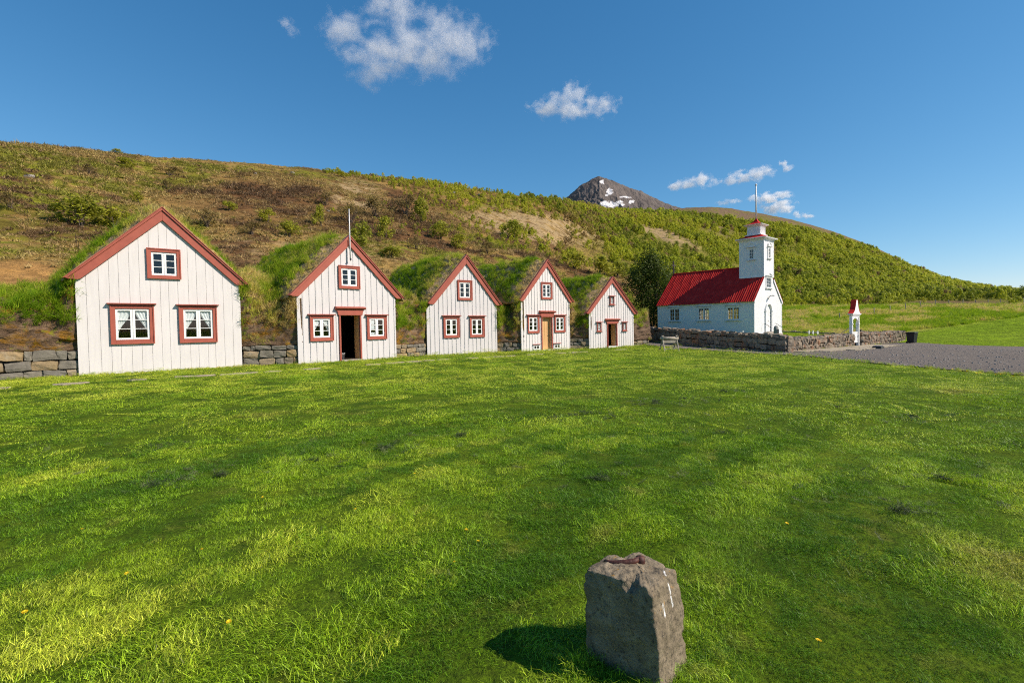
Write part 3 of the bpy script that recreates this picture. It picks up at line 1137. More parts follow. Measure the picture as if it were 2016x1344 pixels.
def turf_house(name, label, org, az, w, eL, eR, apex, bl, br, drop, planks, style, windows, door=None, depth=8.5, white='white_paint', seed=0, cover=0.70):
    """local axes: x along the gable, y into the hill, z up"""
    h = empty(name, org, rad(az))
    tag(h, label, 'house', 'turf houses in a row')
    sa, za = apex
    slL = (za - bl[1]) / (sa - bl[0])
    slR = (za - br[1]) / (br[0] - sa)

    def outer(s):
        return za - (slL * (sa - s) if s < sa else slR * (s - sa))

    def top(s):
        return outer(s) - drop * 0.55
    ops = [win[4:8] for win in windows]
    if door:
        ops.append((door['s0'], 0.0, door['s1'], door['z1']))
    ops = [tuple(o) for o in ops]
    bk = MB()
    for p in strip_pieces(0.0, w, top, ops):
        add_strip(bk, *p, top, sa, 0.0, 0.06, base=-0.3)
    wall = bk.build('gable_wall', white, h)
    # planks, each its own board
    r = random.Random(seed)
    pw = w / planks
    if style == 'lap':                          # wide boards with narrower cover boards between them
        edges = [0.0]
        for k in range(planks):
            edges += [pw * (k + cover) + r.uniform(-1, 1) * pw * 0.04, pw * (k + 1)]
        planks = len(edges) - 1
    else:
        edges = [0.0] + [pw * k + r.uniform(-1, 1) * pw * 0.10 for k in range(1, planks)] + [w]
    gap = 0.010
    for k in range(planks):
        a, b = edges[k] + (gap / 2 if k else -0.01), edges[k + 1] - (gap / 2 if k < planks - 1 else -0.01)
        th = 0.024
        if style == 'lap':
            th = 0.044 if k % 2 else 0.020
            if not k % 2:
                a -= 0.01 if k else 0
                b += 0.01 if k < planks - 1 else 0
        th += r.uniform(-0.002, 0.002)
        bs = -0.3 + r.uniform(-0.02, 0.02)
        pcs = strip_pieces(a, b, top, ops)
        comp = list(range(len(pcs)))            # boards cut through by an opening become two boards
        for i_, p in enumerate(pcs):
            for j_, q in enumerate(pcs[:i_]):
                t1, t2 = p[3] if p[3] is not None else 99, q[3] if q[3] is not None else 99
                if abs(p[0] - q[1]) < 1e-6 and p[2] < t2 and q[2] < t1:
                    old, new = comp[i_], comp[j_]
                    comp = [new if c_ == old else c_ for c_ in comp]
        for c_ in sorted(set(comp)):
            mb = MB()
            for p, cc in zip(pcs, comp):
                if cc == c_ and p[1] - p[0] > 0.004:
                    add_strip(mb, *p, top, sa, -th, -0.001 - 0.0005 * (k % 2), base=bs)
            if mb.v:
                mb.build('plank', white, wall)
    # bargeboards
    zc = max(bl[1], br[1]) - 0.01
    yb0, yb1 = -0.115, -0.046
    for side in (-1, 1):
        e = bl if side < 0 else br
        sl = slL if side < 0 else slR
        zend = e[1] - 0.02
        inn = sa - side * 0 + side * (za - drop - zend) / sl
        notch = inn - side * 0.16
        poly = [(e[0], zend + 0.02), (sa - side * 0.0, za), (sa, za - drop), (inn, zend + 0.015), (inn + side * 0.05, zend - 0.02), (inn + side * 0.12, zend - 0.045), (e[0] - side * 0.08, zend - 0.035)]
        if side < 0:
            poly = poly[::-1]
        if style == 'split':
            poly = [(p[0] + side * (0.03 if abs(p[0] - sa) < 0.01 else 0), p[1] - (0.03 if abs(p[0] - sa) < 0.01 else 0)) for p in poly]
        bb = MB().prism(poly, yb0, yb1).build('bargeboard', 'red_paint', h, bevel=0.008)
        # crown moulding along the outer edge and the weather board above it
        t = 0.085 * math.sqrt(1 + sl * sl)
        p2 = [(e[0] - side * 0 + side * 0.03, zend + 0.02 + 0.0), (sa, za + 0.03), (sa, za + 0.03 - t), (e[0] - side * 0.05, zend - 0.02)]
        if side < 0:
            p2 = p2[::-1]
        MB().prism(p2, yb0 - 0.05, yb0 - 0.002).build('moulding', 'red_paint', bb, bevel=0.01)
        t2 = 0.03 * math.sqrt(1 + sl * sl)
        p3 = [(e[0] + side * 0.06, zend + 0.0), (sa, za + 0.03 + t2), (sa, za + 0.031), (e[0] + side * 0.035, zend - 0.03 + 0.02)]
        if side < 0:
            p3 = p3[::-1]
        MB().prism(p3, yb0 - 0.075, 0.12).build('weather_board', 'red_paint', bb)
    # side walls, back wall, floor and rafters (the dark room seen through door and panes)
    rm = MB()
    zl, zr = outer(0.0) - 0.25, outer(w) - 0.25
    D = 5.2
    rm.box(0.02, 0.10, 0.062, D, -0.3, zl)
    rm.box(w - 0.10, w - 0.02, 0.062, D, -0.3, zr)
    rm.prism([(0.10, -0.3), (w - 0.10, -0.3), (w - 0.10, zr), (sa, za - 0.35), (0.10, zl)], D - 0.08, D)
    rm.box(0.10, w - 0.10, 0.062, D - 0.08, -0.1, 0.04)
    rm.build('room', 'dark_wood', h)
    lf = outer(0) - 0.32
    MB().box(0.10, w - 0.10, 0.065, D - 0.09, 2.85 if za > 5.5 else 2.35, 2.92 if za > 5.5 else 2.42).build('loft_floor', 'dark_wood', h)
    for win in windows:
        house_window(h, *win[:8], **win[8])
    if door:
        d = door
        s0, s1, z1 = d['s0'], d['s1'], d['z1']
        fr = MB()
        ft = 0.085
        fr.box(s0 - ft, s0, -0.085, 0.05, -0.05, z1)
        fr.box(s1, s1 + ft, -0.085, 0.05, -0.05, z1)
        fo = fr.build('door_frame', 'red_paint', h, bevel=0.006)
        ln = MB()
        zz = d['cap']
        hgt = zz - z1
        c = (s0 + s1) / 2
        hw = (s1 - s0) / 2 + 0.13
        ln.prism([(c - hw, z1 + 0.002), (c + hw, z1 + 0.002), (c + hw + 0.03, z1 + hgt * .35), (c + hw + .10, z1 + hgt * .7), (c - hw - .10, z1 + hgt * .7), (c - hw - 0.03, z1 + hgt * .35)], -0.12, -0.03)
        ln.prism_x([(-0.15, z1 + hgt * .7), (-0.24, z1 + hgt * .88), (-0.24, zz), (-0.03, zz + 0.05), (-0.03, z1 + hgt * .7)], c - hw - 0.16, c + hw + 0.16)
        ln.build('lintel', 'red_paint', fo, bevel=0.006)
        MB().box(s0 - 0.03, s1 + 0.03, -0.13, 0.30, -0.12, d['sill']).build('threshold', d.get('sillmat', 'white_trim'), fo)
        # reveals
        rv = MB()
        rv.box(s0 - 0.03, s0, 0.062, 0.50, 0.0, z1)
        rv.box(s1, s1 + 0.03, 0.062, 0.50, 0.0, z1)
        rv.box(s0, s1, 0.062, 0.50, z1, z1 + 0.03)
        rv.build('reveal', 'raw_wood', fo)
        if d.get('leaf') == 'closed':
            n = 4
            lw = (s1 - s0) / n
            leaf = MB().box(s0 + 0.005, s1 - 0.005, 0.20, 0.22, d['sill'] + 0.01, z1 - 0.005).build('door', 'raw_wood', h)
            for k in range(n):
                MB().box(s0 + lw * k + 0.008, s0 + lw * (k + 1) - 0.008, 0.17, 0.199, d['sill'] + 0.015, z1 - 0.01).build('plank', 'raw_wood', leaf)
            MB().tube([(s1 - 0.12, 0.165, 1.0), (s1 - 0.12, 0.12, 1.0), (s1 - 0.2, 0.12, 1.0)], 0.012, 6).build('handle', 'dark_metal', leaf)
        elif d.get('leaf') == 'open':
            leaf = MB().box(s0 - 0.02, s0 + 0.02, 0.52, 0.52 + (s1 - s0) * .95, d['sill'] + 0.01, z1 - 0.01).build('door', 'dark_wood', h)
            MB().box(s0 + 0.021, s0 + 0.04, 0.54, 0.5 + (s1 - s0) * .9, d['sill'] + 0.9, d['sill'] + 1.0).build('ledge', 'dark_wood', leaf)
    # turf roof: thick rough sod over both slopes, hipped down into the hill behind
    ny, ns = 46, 60
    V, F = [], []
    yy = np.concatenate([np.linspace(-0.02, 1.2, 14, endpoint=False), np.linspace(1.2, depth, 20, endpoint=False), np.linspace(depth, depth + 4.0, 12)])
    sL, sR = bl[0] - 0.10, br[0] + 0.10
    uu = np.linspace(0, 1, ns)
    ss = np.where(uu < 0.5, sL + (sa - sL) * uu * 2, sa + (sR - sa) * (uu - 0.5) * 2)
    S, Yg = np.meshgrid(ss, yy)
    base = za - np.where(S < sa, slL * (sa - S), slR * (S - sa)) + 0.02
    thick = 0.06 + 0.34 * sstep(0.0, 0.9, Yg) * (0.75 + 0.5 * fbm(S * 0.8 + seed * 7, Yg * 0.8, 3, 3 + seed))
    ridge = np.exp(-((S - sa) / 0.30) ** 2) * 0.20
    edge = np.minimum((S - sL), (sR - S))
    thick = thick * sstep(-0.05, 0.6, edge)
    lump = 0.22 * (fbm(S * 1.6 + seed * 3, Yg * 1.6, 4, 13 + seed) - 0.5) * sstep(0.05, 0.6, Yg)
    hip = np.maximum(Yg - depth, 0) * 0.75
    Z = base + thick - ridge * sstep(0, 0.5, Yg) + lump - hip
    Yj = Yg + 0.10 * (fbm(S * 3 + seed, Yg * 3 + 3, 3, 23 + seed) - 0.5) * (Yg < 0.5)
    k = np.arange(len(yy) * ns).reshape(len(yy), ns)
    Fr = np.stack([k[:-1, :-1], k[:-1, 1:], k[1:, 1:], k[1:, :-1]], -1).reshape(-1, 4)
    Vr = np.stack([S, Yj, Z], -1).reshape(-1, 3)
    nb = len(Vr)
    Vb = np.stack([S, Yj, Z - thick - 0.10], -1).reshape(-1, 3)          # underside
    Fb = Fr[:, ::-1] + nb
    rim = np.concatenate([k[0, :], k[:, -1][1:], k[-1, ::-1][1:], k[::-1, 0][1:]])
    Fs = np.stack([rim[:-1], rim[:-1] + nb, rim[1:] + nb, rim[1:]], -1)
    me = np_mesh('turf_roof', np.concatenate([Vr, Vb]), np.concatenate([Fr, Fb, Fs]), 'roof_turf', True)
    roof = link('turf_roof', me, h)
    # grass on the roof
    rg = np.random.default_rng(100 + seed)
    n = int((depth + 3) * (sR - sL) * 30)
    si, yi = rg.integers(0, ns - 1, n), rg.random(n)
    yv = np.clip(0.05 + (depth + 2.5) * yi ** 1.25, 0, depth + 2.8)
    sv = sL + (sR - sL) * rg.random(n)
    j = np.clip(np.searchsorted(yy, yv) - 1, 0, len(yy) - 2)
    fy = (yv - yy[j]) / (yy[j + 1] - yy[j])
    order = np.clip(np.searchsorted(ss, sv) - 1, 0, ns - 2)
    fx = (sv - ss[order]) / (ss[order + 1] - ss[order])
    zv = (Z[j, order] * (1 - fx) + Z[j, order + 1] * fx) * (1 - fy) + (Z[j + 1, order] * (1 - fx) + Z[j + 1, order + 1] * fx) * fy
    side = np.where(sv < sa, -1.0, 1.0)
    patch = fbm(sv * 0.7 + seed * 11, yv * 0.7, 3, 33 + seed)
    tint = np.clip(0.16 + 1.5 * (patch - 0.42) + rg.normal(0, 0.16, n) + 0.85 * np.exp(-yv / 0.7) + d_tint.get(name, 0) , 0, 1)
    rot = np.stack([rg.normal(0, 0.25, n), side * 0.12 + rg.normal(0, 0.25, n), rg.random(n) * 0.9 - 0.45 + np.where(rg.random(n) < .5, 0, math.pi)], 1)
    rot[:, 1] = np.where(np.abs(rot[:, 2]) > 1.6, -rot[:, 1], rot[:, 1])
    scl = (0.5 + 0.75 * rg.random(n) ** 1.5) * np.where(yv < 0.45, 0.6, 1.0)
    keep = rg.random(n) < np.where(yv < 0.8, 0.45, 1.0)
    scatter('roof_grass', np.stack([sv, yv, zv - 0.02], 1)[keep], rot[keep], scl[keep], rg.integers(0, 5, n)[keep], TURF_TUFTS, tint[keep], roof)
    return h


d_tint = {}
pmat('roof_turf', (0.20, 0.145, 0.065), (0.46, 0.32, 0.17), scale=2.0, rough=0.95, bump=1.0, bscale=7, bdist=0.08, spec=0.05)
TURF_TUFTS = proto_collection('turf_tuft', [blade_patch('turf_tuft', 46, 0.17, 0.26, 0.012, 0.75, 'turf_blades', 200 + k, comb=0.4) for k in range(5)])

H = []
# windows: (outer s0,z0,s1,z1, sash q0,r0,q1,r1, options)
H.append(turf_house('turf_house', 'widest white gabled turf house with lace curtains in its two lower windows', (-16.61, 19.59, 0.0), 40, 5.65, 3.7, 3.7, (2.83, 6.72),
         (-0.30, 3.74), (5.95, 3.72), 0.49, 17, 'flat',
         [(1.01, 1.17, 2.41, 2.72, 1.16, 1.33, 2.27, 2.57, dict(cap=True, curt=True)),
          (3.30, 1.15, 4.68, 2.70, 3.45, 1.31, 4.54, 2.56, dict(cap=True, curt=True)),
          (2.26, 3.83, 3.41, 5.05, 2.40, 3.96, 3.28, 4.91, dict(cap=False))], seed=1))
H.append(turf_house('turf_house', 'white turf house with a white flagpole and an open dark doorway', (-10.04, 24.01, -0.01), 47, 5.40, 3.25, 3.25, (2.72, 6.27),
         (-0.34, 3.24), (5.86, 3.27), 0.46, 16, 'lap',
         [(0.58, 1.07, 1.75, 2.28, 0.73, 1.22, 1.60, 2.14, dict(cap=True, notices=False, curt=True)),
          (3.64, 1.06, 4.80, 2.28, 3.78, 1.21, 4.66, 2.15, dict(cap=True, notices=True)),
          (2.12, 3.65, 3.27, 4.78, 2.26, 3.78, 3.13, 4.65, dict(cap=False))],
         door=dict(s0=2.16, s1=3.22, z1=2.30, cap=2.70, sill=0.07, leaf='open', sillmat='concrete'), white='white_paint_worn', seed=2))
H.append(turf_house('turf_house', 'white turf house with three windows and no door, between two doored houses', (-4.94, 29.8, -0.03), 38, 5.02, 3.0, 3.0, (2.76, 5.98),
         (0.06, 3.05), (5.36, 3.02), 0.50, 17, 'lap',
         [(1.09, 1.01, 2.18, 2.27, 1.23, 1.15, 2.03, 2.13, dict(cap=True)),
          (2.95, 1.00, 4.03, 2.25, 3.08, 1.14, 3.88, 2.12, dict(cap=True)),
          (2.12, 3.28, 3.16, 4.47, 2.25, 3.41, 3.02, 4.35, dict(cap=False))], white='white_paint_worn', seed=3))
H.append(turf_house('turf_house', 'narrow white turf house with a pale bare-wood door and two tiny cellar windows', (0.61, 33.1, -0.07), 42, 4.66, 3.3, 3.3, (2.40, 6.07),
         (-0.18, 3.33), (4.98, 3.31), 0.43, 18, 'lap',
         [(0.53, 1.20, 1.58, 2.33, 0.65, 1.33, 1.44, 2.23, dict(cap=True)),
          (3.08, 1.20, 4.15, 2.33, 3.21, 1.32, 4.01, 2.22, dict(cap=True)),
          (1.83, 3.46, 2.87, 4.57, 1.95, 3.57, 2.73, 4.45, dict(cap=False))],
         door=dict(s0=1.88, s1=2.80, z1=2.24, cap=2.63, sill=0.05, leaf='closed'), seed=4))
H.append(turf_house('turf_house', 'smallest white turf house with tiny windows, nearest the church', (5.48, 36.3, -0.14), 36, 4.66, 2.5, 2.5, (2.34, 5.19),
         (-0.33, 2.57), (5.02, 2.54), 0.41, 19, 'lap',
         [(0.74, 1.27, 1.14, 1.87, 0.80, 1.33, 1.08, 1.81, dict(cap=True, sill=True, rows=2)),
          (3.41, 1.27, 3.82, 1.85, 3.47, 1.33, 3.76, 1.79, dict(cap=True, sill=True, rows=2)),
          (2.09, 3.20, 2.51, 3.77, 2.15, 3.26, 2.45, 3.71, dict(cap=True, sill=True, rows=2))],
         door=dict(s0=1.86, s1=2.76, z1=1.78, cap=2.12, sill=0.14, leaf='open'), seed=5, cover=0.5))

pmat('cellar_glass', (0.03,0.028,0.025), (0.05,0.045,0.04), rough=0.1, spec=0.5)
# h2 flagpole; h4 cellar windows
h2, h4 = H[1], H[3]
MB().tube([(2.70, -0.21, 5.12), (2.70, -0.20, 6.3), (2.71, -0.19, 7.62)], [0.034, 0.03, 0.018], 10).build('flagpole', 'pole_white', h2, True)
MB().tube([(2.70, -0.21, 5.13), (2.70, -0.235, 5.10), (2.70, -0.21, 5.03)], [0.045, 0.06, 0.02], 8).build('pole_foot', 'dark_metal', h2, True)
for a, b in ((1.02, 1.60), (3.02, 3.62)):
    mb = MB()
    frame_box(mb, a, 0.08, b, 0.40, 0.07, -0.075, -0.03)
    mb.box((a + b) / 2 - 0.025, (a + b) / 2 + 0.025, -0.07, -0.03, 0.15, 0.33)
    cw = mb.build('cellar_window', 'white_trim', h4)
    for p, q in ((a + 0.07, (a + b) / 2 - 0.025), ((a + b) / 2 + 0.025, b - 0.07)):
        MB().box(p, q, -0.052, -0.047, 0.15, 0.33).build('pane', 'cellar_glass', cw)
    MB().prism_x([(-0.14, 0.415), (-0.14, 0.43), (-0.03, 0.46), (-0.03, 0.41)], a - 0.05, b + 0.05).build('cap', 'red_paint', cw)
# a bucket inside the doorway of the second house
def lathe(prof, n=20):
    return [[(r * math.cos(2 * math.pi * k / n), r * math.sin(2 * math.pi * k / n), z) for k in range(n)] for r, z in prof]


def local_to_world(h, p):
    return Matrix.LocRotScale(h.location, h.rotation_euler, None) @ Vector(p)


for (lx, ly, k) in ((2.62, 0.75, 'white plastic bucket standing inside the open doorway'), (2.30, 0.95, 'second white bucket half hidden by the door jamb')):
    b = empty('bucket', local_to_world(h2, (lx, ly, 0.045)), 0.3)
    tag(b, k, 'bucket')
    MB().rings(lathe([(0.0, 0.0), (0.11, 0.0), (0.15, 0.30), (0.16, 0.30), (0.16, 0.325), (0.148, 0.325), (0.105, 0.02), (0.0, 0.02)]), cap=False).build('pail', 'bucket_white', b, True)
    MB().tube([(0.155 * math.cos(t), 0.03 * math.sin(t) - 0.0, 0.29 - 0.14 * math.sin(t)) for t in np.linspace(0, math.pi, 12)], 0.004, 5).build('handle', 'grey_metal', b)

# ------------------------------------------------------------------ stones
def stone_mesh(name, seed, mat, sq=0.75):
    r = np.random.default_rng(seed)
    bm = bmesh.new()
    bmesh.ops.create_cube(bm, size=1.0)
    bmesh.ops.subdivide_edges(bm, edges=bm.edges[:], cuts=2, use_grid_fill=True)
    for v in bm.verts:
        c = v.co
        n = c.normalized() * 0.62
        v.co = c.lerp(n, 1 - sq)
        d = 0.20 * mnoise.noise(c * 1.7 + Vector((seed * 3.1, 0, 0))) + 0.07 * mnoise.noise(c * 4 + Vector((seed, 0, 5)))
        v.co = v.co * (1 + d) + Vector(r.normal(0, 0.018, 3))
    me = bpy.data.meshes.new(name)
    bm.to_mesh(me)
    bm.free()
    me.materials.append(MATS[mat])
    return me


BASE_STONES = [stone_mesh('stone', 10 + k, 'base_stone', 0.72) for k in range(10)]
YARD_STONES = [stone_mesh('stone', 40 + k, 'yard_stone', 0.70) for k in range(14)]


def lay_stones(parent, L, Hh, rows, wmin, wmax, depth, protos, seed, front=True, tilt=0.06, y0=0.0, zslope=0.0, top_rag=0.0, x0=0.0, fill=(1.06, 1.07), hvar=(.8, 1.2), zj=0.0):
    """courses of separate stones along local x, faces towards -y"""
    r = random.Random(seed)
    hs = [r.uniform(*hvar) for _ in range(rows)]
    s = sum(hs)
    z = 0.0
    n = 0
    for ri, hh in enumerate(hs):
        ht = Hh * hh / s
        x = x0 - r.uniform(0, wmin * 0.5) * 0
        while x < x0 + L - 0.05:
            wd = min(r.uniform(wmin, wmax), x0 + L - x)
            if x0 + L - (x + wd) < wmin * 0.5:
                wd = x0 + L - x
            hv = ht * r.uniform(0.86, 1.0)
            if ri == rows - 1:
                hv = ht * r.uniform(0.75, 1.0 + top_rag)
            dp = depth * r.uniform(0.8, 1.1)
            link('stone', r.choice(protos), parent, (x + wd / 2, y0 + dp * 0.42 - r.uniform(0, 0.05), z + hv / 2 + zslope * (x - x0) + r.uniform(-zj, zj)),
                 (r.choice((0, math.pi)) + r.uniform(-tilt, tilt), r.uniform(-tilt, tilt) - math.atan(zslope), r.choice((0, math.pi)) + r.uniform(-tilt, tilt)),
                 ((wd - 0.012) * fill[0], dp, hv * fill[1]))
            x += wd
            n += 1
        z += ht
    return n


# ------------------------------------------------------------------ turf walls between the houses
def turf_wall(label, A, B, base_h, rows, turf_top, back, seed, zA=0.0, left_open=False, moss='moss_turf', valley=3.3, tint0=0.2, setback=0.08, prof=None, grow=1.0, eaves=(3.2, 3.2), lumpy=0.45):
    A, B = np.array(A, float), np.array(B, float)
    L = float(np.linalg.norm(B - A))
    az = math.atan2(B[1] - A[1], B[0] - A[0])
    e = empty('turf_wall', (A[0], A[1], zA), az)
    tag(e, label, 'turf wall', 'turf walls between the houses')
    MB().box(-0.05, L + 0.05, setback + 0.10, setback + 0.5, -0.3, base_h + 0.1).build('core', 'rock_core', e)
    lay_stones(e, L, base_h, rows, 0.20, 0.78, 0.34, BASE_STONES, seed, y0=setback, zslope=0.0, tilt=0.10, fill=(.99, .97), hvar=(.72, 1.28))
    # turf body and grassy top as one sagging surface: (y back, z up)
    P = prof or [(setback + 0.10, base_h - 0.06), (setback - 0.02, base_h + 0.03), (setback + 0.02, base_h + 0.3), (setback + 0.06, turf_top * 0.85), (setback + 0.10, turf_top), (setback + .16, turf_top + 0.45),
                 (0.45, turf_top + 0.95), (0.85, valley - 0.35), (1.5, valley), (2.6, valley + 0.4), (4.5, valley + 0.75), (back, valley + 1.0), (back + 2.5, valley + 0.8)]
    P = np.array(P)
    cum = np.concatenate([[0], np.cumsum(np.hypot(np.diff(P[:, 0]), np.diff(P[:, 1])))])
    m = 64
    t = np.linspace(0, 1, m) ** 1.35 * cum[-1]
    py_, pz_ = np.interp(t, cum, P[:, 0]), np.interp(t, cum, P[:, 1])
    for _ in range(2):
        py_[1:-1] = (py_[:-2] + 2 * py_[1:-1] + py_[2:]) / 4
        pz_[1:-1] = (pz_[:-2] + 2 * pz_[1:-1] + pz_[2:]) / 4
    n = max(16, int(L * 16))
    xs = np.linspace(-0.25, L + 0.25, n)
    X, T = np.meshgrid(xs, t)
    Yb, Zb = np.repeat(py_[:, None], n, 1), np.repeat(pz_[:, None], n, 1)
    amp = sstep(0.0, 0.25, T)
    nz = fbm(X * 1.5 + seed * 5, T * 2.2, 5, 43 + seed, 0.55) - 0.5
    lay = np.sin(Zb * 21 + 4 * (fbm(X * 0.8, Zb * 0.8 + seed, 3, 3) - .5)) * 0.045 * (Zb < turf_top + 0.1)
    Yb = Yb - amp * nz * 0.34 - lay
    u = (X / L - 0.5) * 2
    Zb = Zb + amp * (fbm(X * 1.1, T * 1.1, 4, 47 + seed) - 0.5) * lumpy + sstep(turf_top, valley, Zb) * 0.30 * u * u
    # the sods are packed up under the eaves of the houses on both sides
    for ev, dist in ((eaves[0], X), (eaves[1], L - X)):
        if ev:
            wgt = sstep(0.62, 0.12, dist + 0.25 * (fbm(Zb * 1.5, T, 3, 5 + seed) - .5)) * sstep(base_h + .1, base_h + .7, Zb)
            tgt = np.minimum(base_h + .05 + (T - base_h * .1) * 1.15, ev - 0.12 + 0.10 * np.maximum(Yb - .4, 0))
            Zb = Zb * (1 - wgt) + np.maximum(tgt, Zb) * wgt
            Yb = Yb * (1 - wgt) + np.where(tgt > Zb - .01, np.minimum(Yb, np.maximum(.02 + .05 * nz, (T - (ev - base_h)) * .8)), Yb) * wgt
    k = np.arange(m * n).reshape(m, n)
    F = np.stack([k[:-1, :-1], k[:-1, 1:], k[1:, 1:], k[1:, :-1]], -1).reshape(-1, 4)
    me = np_mesh('turf', np.stack([X, Yb, Zb], -1).reshape(-1, 3), F, moss, True)
    body = link('turf', me, e)
    rg = np.random.default_rng(300 + seed)
    cnt = int(L * cum[-1] * 46 * grow)
    ti, xi = rg.random(cnt) ** 0.85 * (m - 1.01), rg.random(cnt) * (n - 1.01)
    j, i = ti.astype(int), xi.astype(int)
    p = np.stack([X[j, i], Yb[j, i], Zb[j, i]], 1) + rg.normal(0, 0.03, (cnt, 3))
    hang = sstep(turf_top - 0.05, turf_top + 0.35, p[:, 2])
    bare = fbm(p[:, 0] * 1.1 + 3 * seed, p[:, 2] * 1.1, 3, 53 + seed)
    keep = rg.random(cnt) < np.where(p[:, 2] < base_h + 0.1, 0.0, np.where(p[:, 2] < turf_top - 0.05, 0.35 * (bare > 0.60), 0.35 + 0.65 * (bare > 0.40)))
    keep &= ~((p[:, 1] < .45) & ((p[:, 0] < .03) | (p[:, 0] > L - .03)))
    tint = np.clip(tint0 + 0.08 + 1.6 * (fbm(p[:, 0] * 0.9, p[:, 1] * 0.9 + seed, 3, 63 + seed) - 0.4) + rg.normal(0, 0.18, cnt), 0, 1)
    front = sstep(turf_top + 0.9, turf_top, p[:, 2])
    rot = np.stack([0.15 + 0.75 * front + rg.normal(0, 0.3, cnt), rg.normal(0, 0.35, cnt), rg.normal(0, 0.4, cnt)], 1)
    scl = (0.6 + 0.7 * rg.random(cnt)) * (0.6 + 0.4 * hang)
    scatter('wall_grass', p[keep], rot[keep], scl[keep], rg.integers(0, 5, cnt)[keep], TURF_TUFTS, tint[keep], body)
    return e


def hpt(i, s, y=0.0):
    p = local_to_world(H[i], (s, y, 0))
    return (p.x, p.y)


d1 = np.array(hpt(0, 0.0, 0.0)) - np.array(hpt(0, 0.45, 0.0))
d1 = d1 / np.linalg.norm(d1)
A0 = np.array(hpt(0, 0.0, 0.05))
WALLS = []
WALLS.append(turf_wall('mossy turf wall on big squared stones beside the widest house, at its outer side', A0 + d1 * 5.5 + np.array([0.2, -0.3]), A0, 1.02, 3, 2.0, 6.0, 1, tint0=0.12, valley=2.45, eaves=(None, 3.7), lumpy=1.1))
WALLS.append(turf_wall('brown turf wall between the widest house and the flagpole house', hpt(0, 5.68, 0.05), hpt(1, -0.02, 0.05), 0.92, 3, 1.75, 7.5, 2, tint0=0.42, valley=3.6, eaves=(3.7, 3.2)))
WALLS.append(turf_wall('grassy turf wall between the flagpole house and the doorless house', hpt(1, 5.42, 0.05), hpt(2, -0.02, 0.05), 0.72, 3, 1.55, 7.0, 3, tint0=0.22, valley=3.2, eaves=(3.2, 3.0)))
WALLS.append(turf_wall('turf wall between the doorless house and the bare-wood door house', hpt(2, 5.04, 0.05), hpt(3, -0.02, 0.05), 0.62, 2, 1.35, 7.0, 4, zA=-0.06, tint0=0.25, valley=3.0, eaves=(2.95, 3.3)))
WALLS.append(turf_wall('turf wall between the bare-wood door house and the smallest house', hpt(3, 4.68, 0.05), hpt(4, -0.02, 0.05), 0.78, 3, 1.55, 7.0, 5, zA=-0.10, tint0=0.25, valley=2.9, eaves=(3.25, 2.5)))
eR = np.array(hpt(4, 4.68, 0.05))
WALLS.append(turf_wall('stubby end wall of brown turf beside the smallest house, facing the church', eR, eR + np.array([1.45, 0.75]), 0.5, 2, 1.55, 5.0, 6, zA=-0.16, tint0=0.5, valley=2.2, moss='turf_soil', grow=0.8, eaves=(2.4, None)))
# ------------------------------------------------------------------ church
CH = empty('church', (20.83, 44.0, 0.57), rad(42))
tag(CH, 'white wooden church with a red corrugated roof and a square bell tower', 'church')
CW, CL, EV, RG = 6.0, 9.35, 2.98, 6.0
CS = CW / 2


def clad(mb, a, b, fn_top, ops, y, t, pitch=0.20, dirn=1, base=0.0, proud=0.006):
    """vertical boards with cover strips, on plane y (outer face towards -y*dirn)"""
    for p in strip_pieces(a, b, fn_top, ops):
        add_strip(mb, *p, fn_top, CS, min(y, y + t * dirn), max(y, y + t * dirn), base=base)
    n = int(round((b - a) / pitch))
    for k in range(n):
        c = a + (k + 0.5) * (b - a) / n
        for p in strip_pieces(c - 0.03, c + 0.03, fn_top, ops):
            y1 = y - proud * dirn
            add_strip(mb, *p, fn_top, CS, min(y1, y - 0.0005 * dirn), max(y1, y - 0.0005 * dirn), base=base)


def swap(mb, fn):
    mb.v = [fn(p) for p in mb.v]
    return mb


side_w = [(7.02, 1.27, 8.05, 2.40), (4.03, 1.27, 5.07, 2.37), (1.27, 1.26, 2.34, 2.35)]


def gable_top(s):
    return EV + (RG - EV) * (1 - abs(s - CS) / CS) - 0.06


door_arch = dict(c=2.96, hw=0.60, z0=0.16, z1=2.05)
front_ops = [(2.36, 0.0, 3.56, 2.55), (2.56, 4.06, 3.50, 4.94)]
mb = MB()
clad(mb, 0.0, CW, gable_top, front_ops, 0.0, 0.12, base=-0.5)
mb.build('front_wall', 'church_white', CH)
mb = MB()
for p in strip_pieces(0.0, CW, gable_top, []):
    add_strip(mb, *p, gable_top, CS, CL - 0.12, CL, base=-0.5)
mb.build('rear_wall', 'church_white', CH)
for sx, nm in ((0.0, 'side_wall'), (CW, 'side_wall')):
    mb = MB()
    clad(mb, 0.0 + 0.121, CL - 0.121, lambda s: EV - 0.02, side_w, 0.0, 0.12, base=-0.5)
    if sx == 0.0:
        swap(mb, lambda p: (p[1], p[0], p[2]))
    else:
        swap(mb, lambda p: (CW - p[1], p[0], p[2]))
    mb.build(nm, 'church_white', CH)
tr = MB()
for x, y in ((-0.035, -0.035), (CW - 0.10, -0.035)):
    tr.box(x, x + 0.135, y, y + 0.135, -0.45, EV - 0.05)
tr.box(-0.035, 0.10, CL - 0.10, CL + 0.035, -0.45, EV - 0.05)
tr.box(-0.05, CW + 0.05, -0.055, 0.0, -0.48, 0.02)
tr.box(-0.055, -0.001, 0.1, CL, -0.48, 0.02)
tr.build('corner_board', 'church_white', CH)
MB().box(0.12, CW - 0.12, 0.12, CL - 0.12, -0.2, 0.14).build('floor', 'dark_wood', CH)


